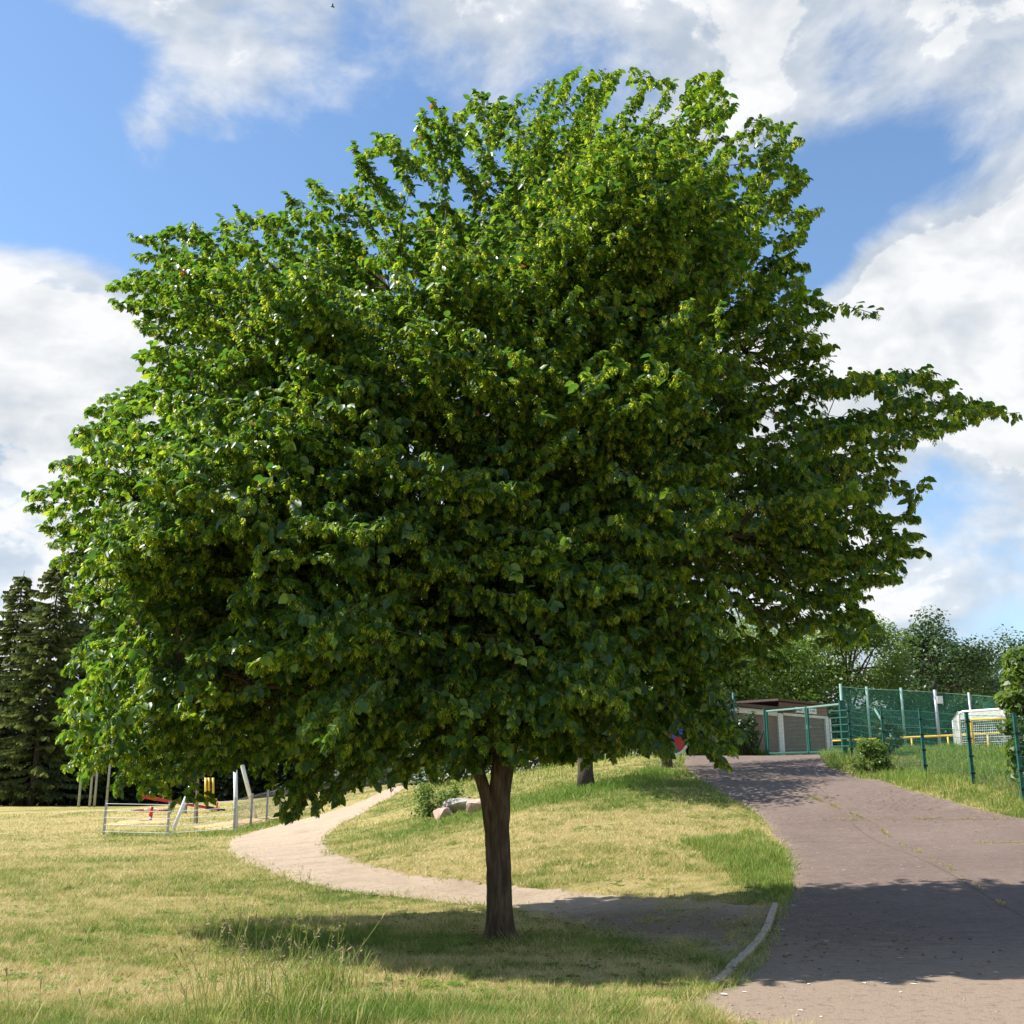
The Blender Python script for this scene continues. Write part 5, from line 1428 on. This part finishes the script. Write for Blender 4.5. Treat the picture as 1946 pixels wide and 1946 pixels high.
fn = empty('mesh_fence', gp(1760, 1469, 31)); tag(fn, 'green mesh fence climbing along the grass verge beside the drive', 'fence')
posts = [(1619, 1437, 38.0, 1336), (1683, 1448, 35.0, 1346), (1759, 1471, 31.0, 1348), (1850, 1492, 28.0, 1355), (1943, 1500, 26.0, 1357), (2060, 1540, 24.0, 1358)]
fp = [(gp(px, py, Y), at(px - 8, ty, Y).z) for px, py, Y, ty in posts]
for p, t in fp:
    q = MB().box(Vector((p.x, p.y, (p.z - .15 + t) / 2)), (.075, .075, t - p.z + .15)).build('post', M['green_metal'], fn)
    MB().box(Vector((p.x, p.y, t + .012)), (.09, .09, .025)).build('cap', M['green_metal'], q)
    for k in range(4):
        MB().box(Vector((p.x, p.y - .05, p.z + .25 + k * .42)), (.11, .05, .05)).build('clamp', M['black'], q)
for i in range(len(fp) - 1):
    (a, ta), (b, tb_) = fp[i], fp[i + 1]
    for k in range(9):
        t = k / 8.0; off = Vector((0, -.06 - (.05 if k % 2 else 0), 0))
        MB().tube([Vector((a.x, a.y, a.z + .10 + (ta - a.z - .16) * t)) + off, Vector((b.x, b.y, b.z + .10 + (tb_ - b.z - .16) * t)) + off], .005, 4).build('wire', M['green_metal'], fn)
    mb = MB(); n = int((b - a).length / .05)
    for k in range(n):
        q = a.lerp(b, (k + .5) / n); t = ta + (tb_ - ta) * (k + .5) / n
        mb.tube([Vector((q.x, q.y - .06, q.z + .06)), Vector((q.x, q.y - .06, t - .04))], .0022, 3, False)
    o = mb.build('wire_mesh', M['green_metal'], fn); o['kind'] = 'stuff'
# end post with short outriggers
p, t = fp[0]
for k in range(6):
    z = p.z + .35 + k * .24
    MB().tube([Vector((p.x - .05, p.y, z)), Vector((p.x - .42, p.y + .9, z + .02))], .022, 6).build('outrigger', M['green_metal'], fn)
# stay post at the left of the gate
sp_ = empty('stay_post', gp(1396, 1437, 47.2)); tag(sp_, 'thin green post with a slanting stay left of the gate', 'post')
b = gp(1396, 1437, 47.2); t = at(1393, 1316, 47.2)
MB().tube([b + Vector((0, 0, -.1)), t], .05, 8).build('shaft', M['green_metal'], sp_, True)
MB().tube([Vector((b.x, b.y, t.z - .35)), gp(1365, 1437, 46.6)], .03, 6).build('stay', M['black'], sp_, True)
MB().tube([at(1458, 1369, 46.1), gp(1435, 1436, 46.0)], .03, 6).build('brace', M['black'], gt, True)

# ------------------------------------------------------------------ sports field
# tall ball-stop net
bn = empty('ball_stop_net', gp(1720, 1425, 62)); tag(bn, 'tall translucent green ball-stop net on pale posts behind the goal', 'net')
npx = [(1606, 1304, 60), (1656, 1309, 61.5), (1722, 1311, 62.5), (1787, 1315, 63), (1852, 1320, 63), (1913, 1325, 62.5), (1985, 1330, 62)]
nb_ = [(gp(px, 1425, Y), at(px, py, Y).z) for px, py, Y in npx]
for i, (p, t) in enumerate(nb_):
    MB().tube([p + Vector((0, 0, -.1)), Vector((p.x - (.0), p.y, t + .12))], .075 if i != 3 else .10, 10).build('post', M['green_pale'] if i < 3 else M['steel'], bn, True)
for i in range(len(nb_) - 1):
    (a, ta), (b, tb_) = nb_[i], nb_[i + 1]; mb = MB(); n = 10; vs_ = []
    for k in range(n + 1):
        s = k / n; q = a.lerp(b, s); sag = .10 * math.sin(math.pi * s); tt = ta + (tb_ - ta) * s
        for j in range(7): vs_.append((q.x, q.y + .12 + .08 * math.sin(s * 9 + j), q.z + .02 + (tt - sag - q.z) * j / 6))
    mb.add(vs_, [(k * 7 + j, (k + 1) * 7 + j, (k + 1) * 7 + j + 1, k * 7 + j + 1) for k in range(n) for j in range(6)]).build('netting', M['netting'], bn, True)
    for j in (0.5, 1.0):
        MB().tube([Vector((a.x, a.y + .02, a.z + (ta - a.z) * j - .02)), Vector((b.x, b.y + .02, b.z + (tb_ - b.z) * j - .02))], .02, 5).build('line_wire', M['green_pale'], bn)
    for k in (1, 2):
        q = a.lerp(b, k / 3); MB().tube([q, Vector((q.x, q.y, q.z + (ta - q.z) * .55))], .03, 6).build('short_post', M['green_metal'], bn)
MB().tube([at(1662, 1347, 60), gp(1720, 1425, 58)], .06, 8).build('brace', M['green_pale'], bn, True)
p3, t3 = nb_[3]
lp = MB().tube([Vector((p3.x, p3.y, t3 + .1)), Vector((p3.x, p3.y, t3 + .45)), Vector((p3.x, p3.y, t3 + .62))], [.09, .12, .05], 10).build('lamp_head', M['black'], bn, True)
MB().box(Vector((p3.x + .2, p3.y - .12, t3 - .45)), (.32, .06, .42)).build('notice', M['white_paint'], bn)

# yellow barrier
yb = empty('yellow_barrier', gp(1735, 1425, 58)); tag(yb, 'long yellow tubular barrier along the edge of the sports field', 'barrier')
bp = [(1560, 1409, 62), (1600, 1407, 61.5), (1668, 1404, 60), (1732, 1401, 59), (1801, 1398, 58), (1876, 1394.5, 57), (1990, 1389, 55.5)]
rail = [at(px, py, Y) for px, py, Y in bp]
MB().tube(rail, .055, 10).build('rail', M['yellow'], yb, True)
for q in rail: MB().tube([Vector((q.x, q.y, tz(q.x, q.y) - .1)), q], .05, 8).build('post', M['yellow'], yb, True)
yf = empty('yellow_barrier', gp(1848, 1425, 51)); tag(yf, 'taller yellow tube frame standing in front of the goal net', 'frame')
A, B = at(1844, 1367, 51), at(1935, 1366, 50)
MB().tube([Vector((A.x + .06, A.y, tz(A.x, A.y) - .1)), Vector((A.x + .01, A.y, A.z - .06)), A + Vector((.08, 0, 0)), B], .055, 10).build('bent_tube', M['yellow'], yf, True)
MB().tube([Vector((B.x, B.y, tz(B.x, B.y) - .1)), B], .055, 10).build('post', M['yellow'], yf, True)

# goal
ga_, gb_ = gp(1828, 1425, 55), gp(1995, 1425, 52.0)
goal = empty('football_goal', ga_); tag(goal, 'white football goal with checkered white net behind the mesh fence', 'goal')
gz = at(1838, 1353, 55).z
hh = gz - ga_.z
A1, B1 = ga_ + Vector((0, 0, hh)), Vector((gb_.x, gb_.y, ga_.z + hh + .05))
back = Vector((.35, 1.7, 0))
MB().tube([ga_ + Vector((0, 0, -.1)), A1 + Vector((0, 0, -.25)), A1 + Vector((.06, 0, -.06)), A1 + (B1 - A1).normalized() * .25], .06, 12).build('goal_post', M['white_paint'], goal, True)
MB().tube([A1 + (B1 - A1).normalized() * .2, B1], .06, 12).build('crossbar', M['white_paint'], goal, True)
MB().tube([gb_ + Vector((0, 0, -.1)), B1], .06, 12).build('goal_post', M['white_paint'], goal, True)
A2, B2 = ga_ + back + Vector((0, 0, hh * .88)), gb_ + back + Vector((0, 0, hh * .88)); A3, B3 = ga_ + back * 1.15, gb_ + back * 1.15
for p, q in ((A1, A2), (A2, A3), (B1, B2), (B2, B3), (A2, B2)):
    MB().tube([p, q], .03, 8).build('back_stay', M['steel'], goal, True)
def netpatch(P00, P10, P01, P11, nu, nv):
    mb = MB()
    bl = lambda s, t: P00 * (1 - s) * (1 - t) + P10 * s * (1 - t) + P01 * (1 - s) * t + P11 * s * t + Vector((0, .05 * math.sin(3 * s + 4 * t), 0))
    for i in range(nu + 1): mb.tube([bl(i / nu, j / 8) for j in range(9)], .011, 3, False)
    for j in range(nv + 1): mb.tube([bl(i / 12, j / nv) for i in range(13)], .011, 3, False)
    o = mb.build('goal_net', M['net_cord'], goal); o['kind'] = 'stuff'
netpatch(A3, B3, A2, B2, 42, 18); netpatch(A1, B1, A2, B2, 42, 13); netpatch(ga_, A3, A1, A2, 14, 18)

# ------------------------------------------------------------------ bird
bd = empty('bird', at(632, 13, 45)); tag(bd, 'tiny dark bird flying high under the upper cloud', 'bird')
c = Vector(bd.location)
MB().tube([c + Vector((-.09, 0, .0)), c + Vector((-.05, 0, .015)), c + Vector((.02, 0, .01)), c + Vector((.07, 0, 0)), c + Vector((.12, 0, -.005))], [.008, .025, .03, .018, .006], 8).build('body', M['bird'], bd, True)
for s in (-1, 1):
    MB().add([c + Vector((-.03, 0, .02)), c + Vector((.04, 0, .02)), c + Vector((.05, s * .10, .07)), c + Vector((-.01, s * .10, .075)), c + Vector((.04, s * .2, .05))], [(0, 1, 2, 3), (3, 2, 4)]).build('wing', M['bird'], bd)
